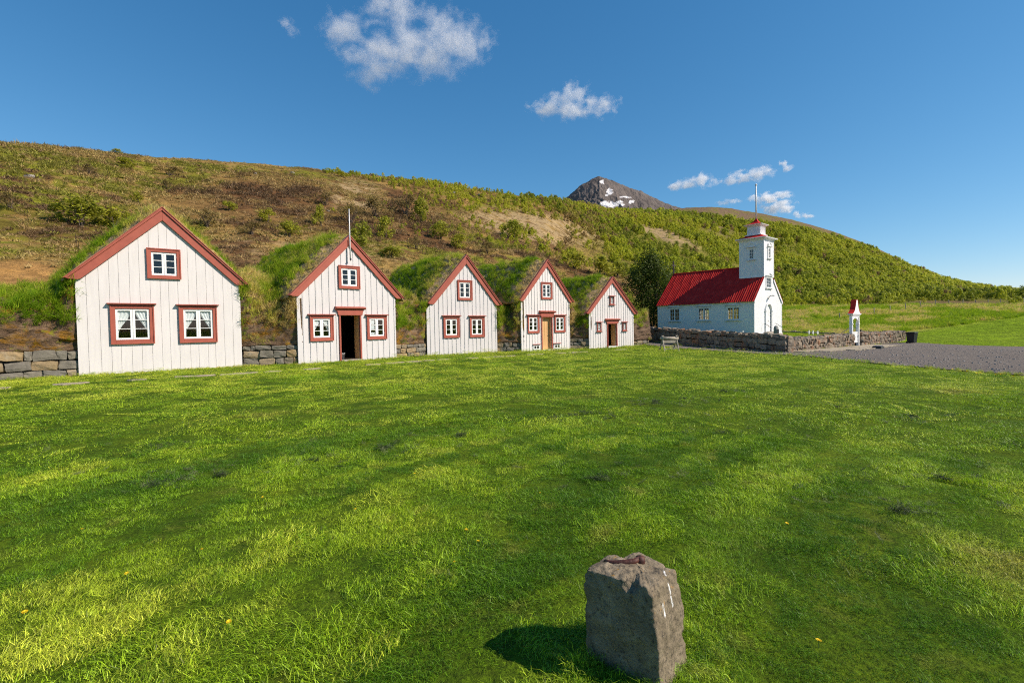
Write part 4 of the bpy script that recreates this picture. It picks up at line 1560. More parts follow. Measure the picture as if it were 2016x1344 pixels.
# windows: part = white casing, sub-parts sash, pane, pediment, sill
def church_window(plane, a, z0, b, z1, cols, rows, ped, org_y=0.0):
    """plane maps (s, out, z) to church axes; out is distance in front of the wall"""
    def put(mb, name, mat, par, bevel=0.0):
        swap(mb, lambda p: plane(p[0], -p[1], p[2]))
        return mb.build(name, mat, par, bevel=bevel)
    cw = 0.11
    mb = MB()
    frame_box(mb, a - cw, z0 - 0.02, b + cw, z1 + cw, cw, -0.065, 0.03, tb=0.02)
    w = put(mb, 'window', 'church_white', CH)
    mb = MB()
    mb.prism_x([(-0.15, z0 - 0.08), (-0.15, z0 - 0.05), (-0.02, z0 - 0.02), (-0.02, z0 - 0.10)], a - cw - 0.08, b + cw + 0.08)
    mb.box(a - cw, a - cw + 0.12, -0.10, -0.02, z0 - 0.17, z0 - 0.10)
    mb.box(b + cw - 0.12, b + cw, -0.10, -0.02, z0 - 0.17, z0 - 0.10)
    put(mb, 'sill', 'church_white', w)
    mb = MB()
    zt = z1 + cw
    c, hw = (a + b) / 2, (b - a) / 2 + cw + 0.10
    mb.prism_x([(-0.17, zt + 0.05), (-0.17, zt + 0.09), (-0.02, zt + 0.11), (-0.02, zt)], c - hw, c + hw)
    if ped == 'tri':
        hh = hw * 0.36
        mb.prism([(c - hw * .93, zt + 0.11), (c + hw * .93, zt + 0.11), (c, zt + 0.11 + hh * .9)], -0.07, -0.02)
        for sg in (-1, 1):
            poly = [(c + sg * (hw + 0.02), zt + 0.10), (c + sg * (hw - 0.10), zt + 0.10), (c, zt + 0.05 + hh), (c, zt + 0.13 + hh)]
            mb.prism(poly if sg > 0 else poly[::-1], -0.17, -0.071)
    else:
        hh = hw * 0.75
        arc = [(c - hw * .9 * math.cos(t), zt + 0.11 + hh * math.sin(t)) for t in np.linspace(0, math.pi, 14)]
        mb.prism(arc[::-1], -0.08, -0.02)
        arc2 = [(c - hw * .9 * math.cos(t) * .84, zt + 0.11 + hh * .84 * math.sin(t)) for t in np.linspace(0, math.pi, 14)]
        mb.prism(arc[::-1] + arc2, -0.13, -0.081)
    put(mb, 'pediment', 'church_white', w)
    mb = MB()
    n_leaf = 2 if cols > 2 else 1
    lw = (b - a) / n_leaf
    cells = []
    for k in range(n_leaf):
        p, q = a + lw * k, a + lw * (k + 1)
        st = 0.055
        frame_box(mb, p, z0, q, z1, st, -0.02, 0.03)
        nc = cols // n_leaf
        for i in range(1, nc):
            x = p + st + (q - p - 2 * st) * i / nc
            mb.box(x - 0.011, x + 0.011, -0.01, 0.02, z0 + st, z1 - st)
        for j in range(1, rows):
            z = z0 + st + (z1 - z0 - 2 * st) * j / rows
            mb.box(p + st, q - st, -0.009, 0.021, z - 0.011, z + 0.011)
        for i in range(nc):
            for j in range(rows):
                cells.append((p + st + (q - p - 2 * st) * i / nc + .012, p + st + (q - p - 2 * st) * (i + 1) / nc - .012,
                              z0 + st + (z1 - z0 - 2 * st) * j / rows + .012, z0 + st + (z1 - z0 - 2 * st) * (j + 1) / rows - .012))
    put(mb, 'sash', 'white_trim', w)
    for (p, q, z, zz) in cells:
        put(MB().box(p, q, 0.003, 0.007, z, zz), 'pane', 'window_glass', w)
    return w


for (a, z0, b, z1) in side_w:
    church_window(lambda s, o, z: (-o, s, z), a, z0, b, z1, 4, 3, 'tri')
    church_window(lambda s, o, z: (CW + o, s, z), a, z0, b, z1, 4, 3, 'tri')
church_window(lambda s, o, z: (s, -o, z), 2.56, 4.06, 3.50, 4.94, 2, 3, 'tri')

# door: arched, double leaf, moulded surround
mb = MB()
c, hw, z0, z1 = 2.96, 0.60, 0.16, 2.0
arc = [(c + hw * math.cos(t), z1 + hw * math.sin(t)) for t in np.linspace(0, math.pi, 16)]
wall_fill = [(c + hw, z1)] + arc[1:-1] + [(c - hw, z1), (c - hw, 2.62), (c + hw, 2.62)]
sp = MB()
# spandrels filling the square opening above the arch
right = [(c + hw, z1)] + [p for p in arc if p[0] >= c] + [(c, 2.62), (c + hw + 0.02, 2.62)]
left = [(2 * c - p[0], p[1]) for p in right][::-1]
sp.prism(right[::-1], 0.0, 0.11)
sp.prism(left[::-1], 0.0, 0.11)
sp.build('arch_wall', 'church_white', CH)
sur = MB()
ro, ri = hw + 0.16, hw
outer_arc = [(c + ro * math.cos(t), z1 + ro * math.sin(t)) for t in np.linspace(0, math.pi, 20)]
inner_arc = [(c + ri * math.cos(t), z1 + ri * math.sin(t)) for t in np.linspace(0, math.pi, 20)]
for k in range(19):
    sur.prism([inner_arc[k], outer_arc[k], outer_arc[k + 1], inner_arc[k + 1]], -0.12, 0.06)
for sg in (-1, 1):
    x0, x1 = sorted((c + sg * ri, c + sg * ro))
    sur.box(x0, x1, -0.12, 0.06, 0.02, z1)
    sur.box(x0 - 0.03, x1 + 0.03, -0.16, -0.02, z1 - 0.06, z1 + 0.05)
so = sur.build('door_surround', 'church_white', CH)
for sg in (-1, 1):
    arcd = [(c + sg * (hw - 0.01) * math.cos(t), z1 + (hw - 0.01) * math.sin(t)) for t in np.linspace(0, math.pi / 2, 9)]
    poly = [(c + sg * 0.006, z0)] + [(c + sg * (hw - 0.01), z0)] + arcd[:-1] + [(c + sg * 0.006, z1 + hw - 0.012)]
    if sg < 0:
        poly = poly[::-1]
    leaf = MB().prism(poly, 0.05, 0.09).build('door', 'white_trim', CH)
    pn = MB()
    x0, x1 = sorted((c + sg * 0.10, c + sg * 0.49))
    for zz0, zz1 in ((0.30, 0.85), (0.98, 1.45), (1.58, 2.1)):
        pn.box(x0, x1, 0.034, 0.051, zz0, zz1)
    pn.build('panel', 'white_trim', leaf, bevel=0.01)
    if sg > 0:
        MB().tube([(c + 0.07, 0.05, 1.12), (c + 0.07, -0.01, 1.12), (c + 0.16, -0.01, 1.12)], 0.012, 6).build('handle', 'iron_rust', leaf)
MB().box(c - hw, c + hw, -0.05, 0.2, -0.02, 0.155).build('threshold', 'concrete', CH)
# lamp over the door
lp = MB().tube([(2.92, -0.02, 3.02), (2.92, -0.10, 3.25), (2.93, -0.22, 3.32), (2.95, -0.36, 3.33)], [0.03, 0.03, 0.03, 0.03], 8).build('lamp_arm', 'dark_metal', CH, True)
MB().rings([[(2.97 + r * math.cos(t), -0.42 + r * 1.2 * math.sin(t), z - .10) for t in np.linspace(0, 2 * math.pi, 12, endpoint=False)] for r, z in ((0.05, 3.48), (0.12, 3.45), (0.14, 3.40), (0.02, 3.38))]).build('lamp_head', 'grey_metal', lp, True)
# handrails beside the door
for x in (1.75, 4.15):
    MB().tube([(x, -0.10, 0.86), (x, -0.22, 0.84), (x, -0.72, 0.50)], 0.02, 6).build('handrail', 'dark_metal', CH)

# red corrugated roof: two wavy sheets
def wavy(a0, a1, p0, p1, name, notch=None):
    n = int((a1 - a0) / 0.19 * 6)
    V, F = [], []
    m = 5
    th = 0.02
    d = (Vector(p1) - Vector(p0))
    nv = Vector((-d[1], d[0])).normalized()
    if nv[1] < 0:
        nv = -nv
    for i in range(n + 1):
        y = a0 + (a1 - a0) * i / n
        wv = 0.016 * math.sin(2 * math.pi * y / 0.19) + (0.014 if (i // 6) % 5 == 0 else 0)
        for j in range(m):
            t = j / (m - 1)
            q = Vector(p0) + d * t + nv * (wv + 0.04)
            V.append((q[0], y, q[1]))
    for i in range(n):
        for j in range(m - 1):
            a = i * m + j
            F.append((a, a + 1, a + m + 1, a + m))
    o = MB().add(V, F).build(name, 'red_roof', CH, False)
    sm = o.modifiers.new('thickness', 'SOLIDIFY')
    sm.thickness = 0.02
    sm.offset = -1
    return o


def red_roof_mat():
    m, nt, b = new_mat('red_roof')
    b.inputs['Roughness'].default_value = 0.65
    b.inputs['Specular IOR Level'].default_value = 0.12
    v = coords(nt, 'Object', (1.5, 1.5, 0.5))
    f = noise_tex(nt, v, 1.5, 6, 0.6)
    nt.links.new(ramp(nt, f, [(0.3, (0.40, 0.014, 0.012)), (0.55, (0.49, 0.022, 0.016)), (0.8, (0.58, 0.07, 0.05))]), b.inputs['Base Color'])


red_roof_mat()
ov = 0.22
for sg in (-1, 1):
    e_ = (-ov if sg < 0 else CW + ov, EV - ov * 1.006)
    x_ = 1.94 if sg < 0 else 4.10
    zx = EV + (RG + .02 - EV) * (1 - abs(x_ - CS) / CS)
    wavy(-0.10, CL + 0.10, e_, (x_, zx), 'roof')
    wavy(2.09, CL + 0.10, (x_, zx), (CS, RG + 0.02), 'roof')
rb = MB()
rb.tube([(CS, 2.1, RG + 0.08), (CS, CL + 0.1, RG + 0.08)], 0.06, 8)
rb.build('ridge_cap', 'red_roof', CH)
# white verge boards and eave boards
vb = MB()
for sg in (-1, 1):
    e = -0.10 if sg < 0 else CW + 0.10
    poly = [(e, EV - 0.14), (e, EV - 0.36), (CS + sg * 1.10, RG - 0.26 - 1.107), (CS + sg * 1.10, RG - 0.02 - 1.107)]
    if sg > 0:
        poly = poly[::-1]
    vb.prism(poly, -0.09, -0.045)
vb.build('verge_board', 'church_white', CH)
eb = MB()
eb.box(-0.14, -0.03, -0.05, CL + 0.05, EV - 0.24, EV - 0.12)
eb.box(CW + 0.03, CW + 0.14, -0.05, CL + 0.05, EV - 0.24, EV - 0.12)
eb.build('eave_board', 'church_white', CH)

# tower
tx0, tx1, ty0, ty1, tz0, tz1 = 1.95, 4.09, -0.005, 2.10, 4.55, 8.27
tw = empty('tower', (0, 0, 0))
tw.parent = CH


def flat_top(s):
    return tz1


fw = [(2.86, 6.71, 3.28, 7.55)]
sw = [(0.82, 6.63, 1.24, 7.52)]
mb = MB()
for p in strip_pieces(tx0, tx1, flat_top, fw):
    if p[2] == 0:
        p = (p[0], p[1], 4.99, p[3])
    add_strip(mb, *p, flat_top, -99, -0.03, 0.06)
for k in range(11):
    cx = tx0 + (k + 0.5) * (tx1 - tx0) / 11
    for p in strip_pieces(cx - 0.025, cx + 0.025, flat_top, fw):
        if p[2] == 0:
            p = (p[0], p[1], 4.99, p[3])
        add_strip(mb, *p, flat_top, -99, -0.036, -0.0305)
mb.build('tower_wall', 'church_white', tw)
for sx in (tx0, tx1):
    mb = MB()
    for p in strip_pieces(ty0 + 0.066, ty1, flat_top, sw):
        if p[2] == 0:
            p = (p[0], p[1], tz0, p[3])
        add_strip(mb, *p, flat_top, -99, 0.0, 0.06)
    for k in range(11):
        cx = ty0 + 0.07 + (k + 0.5) * (ty1 - ty0 - 0.08) / 11
        for p in strip_pieces(cx - 0.025, cx + 0.025, flat_top, sw):
            if p[2] == 0:
                p = (p[0], p[1], tz0, p[3])
            add_strip(mb, *p, flat_top, -99, -0.006, -0.0005)
    if sx == tx0:
        swap(mb, lambda p: (tx0 + p[1], p[0], p[2]))
    else:
        swap(mb, lambda p: (tx1 - p[1], p[0], p[2]))
    mb.build('tower_wall', 'church_white', tw)
MB().box(tx0 + .06, tx1 - .06, ty1 - 0.06, ty1, tz0, tz1).build('tower_wall', 'church_white', tw)
tb = MB()
for x, y in ((tx0 - 0.03, -0.06), (tx1 - 0.09, -0.06), (tx0 - 0.03, ty1 - 0.09)):
    tb.box(x, x + 0.12, y, y + 0.12, tz0 + 0.45, tz1 - 0.02)
tb.prism_x([(-0.03, 0), (-0.03, 0.0001), (ty1, 0.0001)], 0, 0.0001)
tb.v, tb.f = tb.v[:-6], [f for f in tb.f if max(f) < len(tb.v) - 6]
tb.box(tx0 - 0.06, tx0 - 0.002, 0.06, ty1 - 0.1, 4.97, 5.08)
tb.build('corner_board', 'church_white', tw)
church_window(lambda s, o, z: (s, -0.03 - o, z), 2.86, 6.71, 3.28, 7.55, 2, 3, 'arch')
church_window(lambda s, o, z: (tx0 - o, s, z), 0.82, 6.63, 1.24, 7.52, 2, 3, 'arch')
church_window(lambda s, o, z: (tx1 + o, s, z), 0.82, 6.63, 1.24, 7.52, 2, 3, 'arch')
MB().box(tx0 + 0.08, tx1 - 0.08, 0.1, ty1 - 0.1, 6.2, 6.3).build('bell_floor', 'dark_wood', tw)


def sq(hx, z, cx=3.02, cy=1.05):
    return [(cx - hx, cy - hx, z), (cx + hx, cy - hx, z), (cx + hx, cy + hx, z), (cx - hx, cy + hx, z)]


MB().rings([sq(1.08, 8.22), sq(1.12, 8.28), sq(1.16, 8.36), sq(1.30, 8.42), sq(1.34, 8.43), sq(1.34, 8.50), sq(1.1, 8.52)]).build('cornice', 'church_white', tw)
dn = MB()
for k in range(26):
    x = 3.02 - 1.30 + 2.6 * (k + .5) / 26
    dn.box(x - .03, x + .03, 1.05 - 1.375, 1.05 - 1.341, 8.43, 8.50)
    dn.box(3.02 - 1.375, 3.02 - 1.341, 1.05 - 1.30 + 2.6 * (k + .5) / 26 - .03, 1.05 - 1.30 + 2.6 * (k + .5) / 26 + .03, 8.43, 8.50)
dn.build('cornice_edge', 'church_white', tw)
MB().rings([sq(1.32, 8.505), sq(0.95, 8.62), sq(0.70, 8.78), sq(0.62, 8.86)]).build('skirt_roof', 'red_roof', tw)
ln = MB()
ln.rings([sq(0.72, 8.80), sq(0.72, 8.86), sq(0.58, 8.90), sq(0.56, 9.58), sq(0.60, 9.62), sq(0.66, 9.66), sq(0.72, 9.70)])
for k in range(6):
    x = 3.02 - 0.46 + 0.92 * k / 5
    ln.box(x - .035, x + .035, 1.05 - 0.60, 1.05 - 0.565, 8.93, 9.55)
    yv = 1.05 - 0.46 + 0.92 * k / 5
    ln.box(3.02 - 0.60, 3.02 - 0.565, yv - .035, yv + .035, 8.93, 9.55)
ln.build('lantern', 'church_white', tw)
MB().rings([sq(0.72, 9.701), sq(0.78, 9.74), sq(0.80, 9.79), sq(0.70, 9.80)]).build('lantern_cornice', 'church_white', tw)
MB().rings([sq(0.74, 9.805), sq(0.45, 9.90), sq(0.24, 10.05), sq(0.12, 10.24), sq(0.07, 10.36)]).build('cap_roof', 'red_roof', tw)
fp = MB().tube([(3.02, 1.05, 10.3), (3.02, 1.05, 11.8), (3.02, 1.05, 13.36)], [0.075, 0.068, 0.055], 10).build('flagpole', 'pole_white', tw, True)
MB().rings([[(3.02 + r * math.cos(t), 1.05 + r * math.sin(t), z) for t in np.linspace(0, 2 * math.pi, 10, endpoint=False)] for r, z in ((0.05, 13.33), (0.09, 13.38), (0.09, 13.46), (0.04, 13.52))]).build('finial', 'pole_white', fp, True)
# ridge cross at the far gable
MB().box(CS - .06, CS + .06, CL - .02, CL + .10, RG - 0.1, 7.40).box(CS - .32, CS + .32, CL - .021, CL + .101, 6.92, 7.03).build('roof_cross', 'cross_dark', CH)
# steps before the door
st = MB()
for k in range(4):
    st = MB().box(1.9 - 0.05 * k, 4.15 + 0.05 * k, -0.06 - 0.36 * (k + 1), -0.06 - 0.36 * k - 0.001 * k, -0.9, 0.08 - 0.15 * k)
    st.box(1.88 - 0.05 * k, 4.17 + 0.05 * k, -0.08 - 0.36 * (k + 1), -0.065 - 0.36 * k, 0.081 - 0.15 * k, 0.125 - 0.15 * k)
    st.build('step', 'concrete', CH)

# ------------------------------------------------------------------ churchyard walls
def yard_wall(label, A, B, h0, rows, seed, zA, zB, th=0.6, wmin=0.28, wmax=0.6, end=True, rag=0.12, tilt=0.16, capstones=True):
    A, B = np.array(A, float), np.array(B, float)
    L = float(np.linalg.norm(B - A))
    az = math.atan2(B[1] - A[1], B[0] - A[0])
    e = empty('stone_wall', (A[0], A[1], zA), az)
    tag(e, label, 'stone wall', 'dry-stone churchyard walls')
    zs = (zB - zA) / L
    mb = MB()
    y0, y1 = 0.10, th - 0.05
    mb.add([(0.05, y0, -.3), (L - .05, y0, -.3 + zs * L), (L - .05, y1, -.3 + zs * L), (0.05, y1, -.3), (0.05, y0 + .03, h0 - .12), (L - .05, y0 + .03, h0 - .12 + zs * L), (L - .05, y1 - .03, h0 - .12 + zs * L), (0.05, y1 - .03, h0 - .12)],
           [(0, 3, 2, 1), (4, 5, 6, 7), (0, 1, 5, 4), (1, 2, 6, 5), (2, 3, 7, 6), (3, 0, 4, 7)])
    mb.build('core', 'rock_core', e)
    n = lay_stones(e, L, h0, rows, wmin, wmax, 0.34, YARD_STONES, seed, tilt=tilt, zslope=zs, top_rag=rag, fill=(1.0, 1.03), hvar=(.65, 1.35), zj=.045)
    # end faces and cap stones on top
    r = random.Random(seed + 9)
    x = 0.1
    while capstones and x < L - 0.2:
        wd = r.uniform(wmin, wmax)
        link('stone', r.choice(YARD_STONES), e, (x + wd / 2, th * 0.62 + r.uniform(-.05, .05), h0 - 0.10 + zs * x + r.uniform(-.03, .05)), (r.uniform(-.2, .2), r.uniform(-.2, .2), r.uniform(0, 6)), (wd, th * 0.6, r.uniform(0.18, 0.3)))
        x += wd * 0.95
    if end:
        for k in range(rows):
            for side in (0, L):
                link('stone', r.choice(YARD_STONES), e, (side + (0.06 if side == 0 else -0.06), th * 0.6, (k + .5) * h0 / rows + zs * side), (r.uniform(-.1, .1), r.uniform(-.1, .1), math.pi / 2 + r.uniform(-.1, .1)), (th * 0.85, 0.3, h0 / rows * 1.02))
    return e, az, L


gz = lambda x, y: float(ground_near(np.array([x]), np.array([y]))[0])
GATE_A = WC + UY * 15.1                    # left gate post on the wall line
GATE_B = WC + UY * 17.5
# side wall faces the lawn, so it runs from its far end to the corner
W1 = yard_wall('dark shaded dry-stone wall running along the side of the church', WL, WC, 1.22, 4, 61, gz(*WL), gz(*WC) - .20, wmin=0.34, wmax=0.75, tilt=0.12)
W2 = yard_wall('sunlit dry-stone wall of small stones from the corner to the white gate', WC + UY * 0.25, GATE_A, 0.98, 4, 62, gz(*WC) - .14, gz(*GATE_A) + .05, wmin=0.26, wmax=0.50, tilt=0.30)
W3 = yard_wall('sunlit dry-stone wall beyond the white gate, ending at the black bin', GATE_B, WE, 1.12, 4, 63, gz(*GATE_B) + .02, gz(*WE) + .02, wmin=0.26, wmax=0.5, tilt=0.30)
nb = np.array([-UY[1], UY[0]])
Bk0, Bk1 = WE + nb * 18, WE + nb * 2
W4 = yard_wall('low far churchyard wall seen as a dark line behind the white crosses', Bk0, Bk1, 0.55, 2, 64, float(yard_z(*Bk0)) - .25, float(yard_z(*Bk1)) - .2, wmin=0.4, wmax=0.8, capstones=False)

# ------------------------------------------------------------------ gate
gp = WC + UY * 15.32 + nb * 0.25
gate_z = gz(*GATE_A) + 0.18
GT = empty('churchyard_gate', (gp[0], gp[1], gate_z), math.atan2(UY[1], UY[0]))
tag(GT, 'slim white churchyard gate with an arched opening under a steep red roof', 'gate')
gw, ph = 1.95, 2.25
for x in (0, gw):
    MB().box(x - .10, x + .10, -.11, .11, -0.35, ph).build('post', 'church_white', GT, bevel=0.01)
    MB().box(x - .125, x + .125, -.135, .135, 1.62, 1.70).build('post_band', 'church_white', GT)
ar = MB()
cx = gw / 2
for sg in (-1, 1):
    hwid = gw / 2 - 0.10
    pts = [(cx + sg * hwid, 1.72)] + [(cx + sg * hwid * math.cos(t), 1.72 + 0.42 * math.sin(t)) for t in np.linspace(0, math.pi / 2, 9)] + [(cx, ph - .03), (cx + sg * hwid, ph - .03)]
    ar.prism(pts if sg < 0 else pts[::-1], -.06, .06)
ar.box(-.08, gw + .08, -.09, .09, ph - 0.029, ph + .06)
ar.build('arch', 'church_white', GT)


def gsq(hx, hy, z):
    return [(cx - hx, -hy, z), (cx + hx, -hy, z), (cx + hx, hy, z), (cx - hx, hy, z)]


MB().rings([gsq(1.06, .12, ph + .061), gsq(1.10, .14, ph + .12), gsq(1.22, .19, ph + .20), gsq(1.26, .20, ph + .22), gsq(1.26, .20, ph + .27), gsq(1.0, .12, ph + .275)]).build('cornice', 'church_white', GT)
prof = [(1.24, 2.53), (0.92, 2.64), (0.66, 2.84), (0.46, 3.13), (0.32, 3.45), (0.26, 3.68)]
gg = MB()
rf = MB()
for sg in (-1, 1):
    V, F = [], []
    for (hx, z) in prof:
        V += [(cx + sg * hx, -.19, z), (cx + sg * hx, .19, z)]
    for k in range(len(prof) - 1):
        F.append((2 * k, 2 * k + 1, 2 * k + 3, 2 * k + 2))
    rf.add(V, F)
rf.add([(cx - .26, -.19, 3.68), (cx + .26, -.19, 3.68), (cx + .26, .19, 3.68), (cx - .26, .19, 3.68)], [(0, 1, 2, 3)])
ro_ = rf.build('roof', 'red_roof', GT)
sm = ro_.modifiers.new('thickness', 'SOLIDIFY')
sm.thickness = 0.03
for y in (-.17, .13):
    poly = [(cx - (h - .03), z) for h, z in prof] + [(cx + (h - .03), z) for h, z in prof[::-1]]
    gg.prism(poly[::-1], y, y + .04)
gg.build('gable_board', 'church_white', GT)
lf = MB()
frame_box(lf, 0.11, 0.10, gw - 0.11, 1.0, 0.09, -0.03, 0.03)
leaf = lf.build('gate_leaf', 'white_trim', GT)
for k in range(9):
    x = 0.20 + (gw - 0.40) * k / 9
    MB().box(x + .006, x + (gw - .40) / 9 - .006, -0.02, 0.02, 0.19, 0.91).build('slat', 'white_trim', leaf)
MB().box(gw - .19, gw - .12, -0.06, -0.031, 0.55, 0.70).build('latch', 'grey_metal', leaf)
MB().box(gw + .12, gw + .16, -0.05, 0.10, 0.7, 1.5).build('notice_board', 'church_white', GT)
for x in (0, gw):
    MB().tube([(x, .11, 1.35), (x - 0.25, 1.75, 0.05)], 0.022, 6).build('stay', 'grey_metal', GT)

# ------------------------------------------------------------------ small churchyard things
def cross(p, h, label, rz):
    e = MB().box(-.045, .045, -.04, .04, -.2, h).box(-.13, .13, -.041, .041, h * .56, h * .56 + .09).build('grave_cross', 'white_trim')
    e.location = p
    e.rotation_euler = (0, 0, rz)
    tag(e, label, 'cross', 'white grave crosses')


def at_px(x, y, Yd):
    """world point at picture place x, y and forward distance Yd"""
    cp, sp, cr, sr = math.cos(PITCH), math.sin(PITCH), math.cos(ROLL), math.sin(ROLL)
    a, b = (x - 1008) / 1008, (y - 672) / 1008
    xr, yr = cr * a + sr * b, -sr * a + cr * b
    d = Vector((xr, cp - sp * yr, -sp - cp * yr))
    return Vector((0, 0, CAMZ)) + d * (Yd / d.y)


for k, (x, lab) in enumerate(((1592.5, 'white wooden grave cross nearest the church, first of three'), (1600.5, 'white wooden grave cross in the middle of the three'), (1609.7, 'white wooden grave cross nearest the gate, last of three'))):
    q = at_px(x, 658, 54)
    cross((q.x, q.y, float(yard_z(q.x, q.y))), 0.60, lab, rad(20))
q = at_px(1528, 660, 38.2)
hs = empty('headstone', (q.x, q.y, q.z), rad(30))
tag(hs, 'rounded grey headstone pillar standing before the church steps', 'headstone')
MB().rings([[(r * math.cos(t), r * 0.7 * math.sin(t), z) for t in np.linspace(0, 2 * math.pi, 16, endpoint=False)] for r, z in ((.22, -.6), (.215, .45), (.20, .58), (.15, .68), (.06, .73))]).build('pillar', 'headstone_stone', hs, True)
MB().box(-.10, .10, -.165, -.14, .15, .45).build('plaque', 'dark_metal', hs)
q = at_px(1463, 659, 40.5)
mk = MB().box(-.06, .06, -.04, .04, -.5, .28).box(-.14, .22, -.08, .08, -.52, -.05).build('grave_marker', 'white_trim')
mk.location = (q.x, q.y, q.z + .05)
tag(mk, 'small white grave marker peeping over the dark wall', 'grave marker')
q = at_px(1694.5, 668, 47.5)
pu = empty('water_post', (q.x, q.y, q.z - .4), rad(40))
tag(pu, 'dark green water post behind the wall just past the gate', 'water post')
MB().box(-.16, .02, -.1, .1, 0, 1.30).build('post', 'dark_metal', pu, bevel=.02)
MB().box(.05, .26, -.1, .1, 0, 1.22).build('tank', 'green_paint', pu, bevel=.02)
MB().tube([(-.07, -.1, 1.1), (-.07, -.22, 1.1), (-.07, -.24, 1.0)], .025, 6).build('tap', 'grey_metal', pu)

# wheelie bin
q = (39.0, 49.9)
bn = empty('wheelie_bin', (q[0], q[1], gz(*q) + .03), rad(25))
tag(bn, 'black wheeled rubbish bin at the end of the stone wall', 'bin')


def rc(hx, hy, z, y=0):
    return [(-hx, y - hy, z), (hx, y - hy, z), (hx, y + hy, z), (-hx, y + hy, z)]


MB().rings([rc(.26, .28, .05), rc(.31, .36, .92), rc(.34, .39, .93), rc(.34, .39, .99)]).build('body', 'bin_plastic', bn, bevel=.02)
MB().rings([rc(.36, .42, 1.0), rc(.36, .42, 1.04), rc(.30, .34, 1.09)]).build('lid', 'bin_plastic', bn, bevel=.015)
for x in (-.25, .25):
    MB().tube([(x - .03, .30, .10), (x + .03, .30, .10)], .10, 14).build('wheel', 'dark_metal', bn)
MB().tube([(-.25, .44, .98), (-.25, .50, 1.0), (.25, .50, 1.0), (.25, .44, .98)], .018, 6).build('handle', 'bin_plastic', bn)

# low drain block beside the paving
q = (26.6, 37.2)
db = MB().box(-.5, .5, -.28, .28, -.05, .16).box(-.46, .46, -.24, .24, .16, .20).build('concrete_block', 'dark_metal', bevel=.015)
db.location = (q[0], q[1], gz(*q) + .03)
db.rotation_euler = (0, 0, rad(45))
tag(db, 'low dark block on the paving in front of the gate', 'block')

# saw horse on the lawn
q = np.array((10.2, 33.2))
sh = empty('sawhorse', (q[0], q[1], gz(*q)), rad(12))
tag(sh, 'weathered wooden sawhorse on the lawn before the dark wall', 'sawhorse')
MB().tube([(-.62, 0, .84), (.62, 0, .82)], [.10, .095], 10).build('beam', 'grey_wood', sh, True)
MB().box(-.46, .44, -.05, .05, .52, .70).build('rail', 'grey_wood', sh)
for x in (-.48, .52):
    for sg in (-1, 1):
        MB().tube([(x - .04, sg * .36, -.02), (x + .02, -sg * .10, 1.0)], [.045, .04], 8).build('leg', 'grey_wood', sh)
MB().tube([(-.5, -.30, .16), (.5, -.30, .16)], .03, 6).build('stretcher', 'grey_wood', sh)

# fence posts in the hay field
fp_mesh = MB().rings([[(r * math.cos(t), r * math.sin(t), z) for t in np.linspace(0, 2 * math.pi, 7, endpoint=False)] for r, z in ((.07, -.3), (.065, 1.05), (.03, 1.12))]).mesh('fence_post', 'grey_wood')
for k in range(15):
    t = k / 14
    x, y = 50 + 52 * t, 78 + 22 * t
    o = link('fence_post', fp_mesh, None, (x, y, float(terrain(np.array([x]), np.array([y]))[0])), (rad(random.uniform(-5, 5)), rad(random.uniform(-5, 5)), 0))
    tag(o, 'small grey wooden fence post in the field beyond the gravel', 'post', 'fence posts crossing the hay field')
# ------------------------------------------------------------------ paving
def slab_mesh(name, seed, mat):
    r = np.random.default_rng(seed)
    n = 7
    a = np.sort((np.arange(n) + r.uniform(-.25, .25, n)) / n * 2 * np.pi)
    rr_ = 0.5 * r.uniform(.85, 1.1, n)
    bot = [(rr_[k] * math.cos(a[k]), rr_[k] * math.sin(a[k]), -.5) for k in range(n)]
    mid = [(rr_[k] * math.cos(a[k]), rr_[k] * math.sin(a[k]), .35) for k in range(n)]
    top = [(rr_[k] * .93 * math.cos(a[k]), rr_[k] * .93 * math.sin(a[k]), .5 + r.uniform(-.08, .08)) for k in range(n)]
    return MB().rings([bot, mid, top]).mesh(name, mat)


SLABS = [slab_mesh('paving_stone', 70 + k, 'slab_stone') for k in range(8)]
sp_ = tag(empty('stone_path'), kind='structure')
PATH = [(-17.5, 13.6), (-15.53, 15.47), (-14.08, 16.48), (-12.3, 17.6), (-10.01, 19.2), (-8.25, 20.9), (-5.37, 23.8), (-0.78, 27.6), (3.82, 31.6), (8.3, 35.4)]
rp = random.Random(5)
for (x1, y1), (x2, y2) in zip(PATH, PATH[1:]):
    L = math.hypot(x2 - x1, y2 - y1)
    d = 0
    while d < L:
        wd = rp.uniform(.55, 1.05)
        t = d / L
        if rp.random() < .86:
            x, y = x1 + (x2 - x1) * t + rp.uniform(-.12, .12), y1 + (y2 - y1) * t + rp.uniform(-.1, .1)
            link('paving_stone', rp.choice(SLABS), sp_, (x, y, gz(x, y) + .005), (rp.uniform(-.02, .02), rp.uniform(-.02, .02), math.atan2(y2 - y1, x2 - x1) + rp.uniform(-.1, .1)), (wd, rp.uniform(.38, .55), .07))
        d += wd * 1.08
# flagged forecourt of the gate
fc = tag(empty('gate_paving'), kind='structure')
for i in range(20):
    for j in range(3):
        s_ = 1.2 + i * .93
        wv = 2.1 * sstep(0, 12, s_) + .4
        if j * .72 > wv:
            continue
        o_ = -.50 - j * .74
        p = WC + UY * s_ + nb * o_ + np.array([rp.uniform(-.05, .05), rp.uniform(-.05, .05)])
        link('paving_stone', rp.choice(SLABS), fc, (p[0], p[1], gz(*p) + .045), (rp.uniform(-.015, .015), rp.uniform(-.015, .015), math.atan2(UY[1], UY[0]) + rp.choice((0, math.pi))), (1.08, .88, .09))

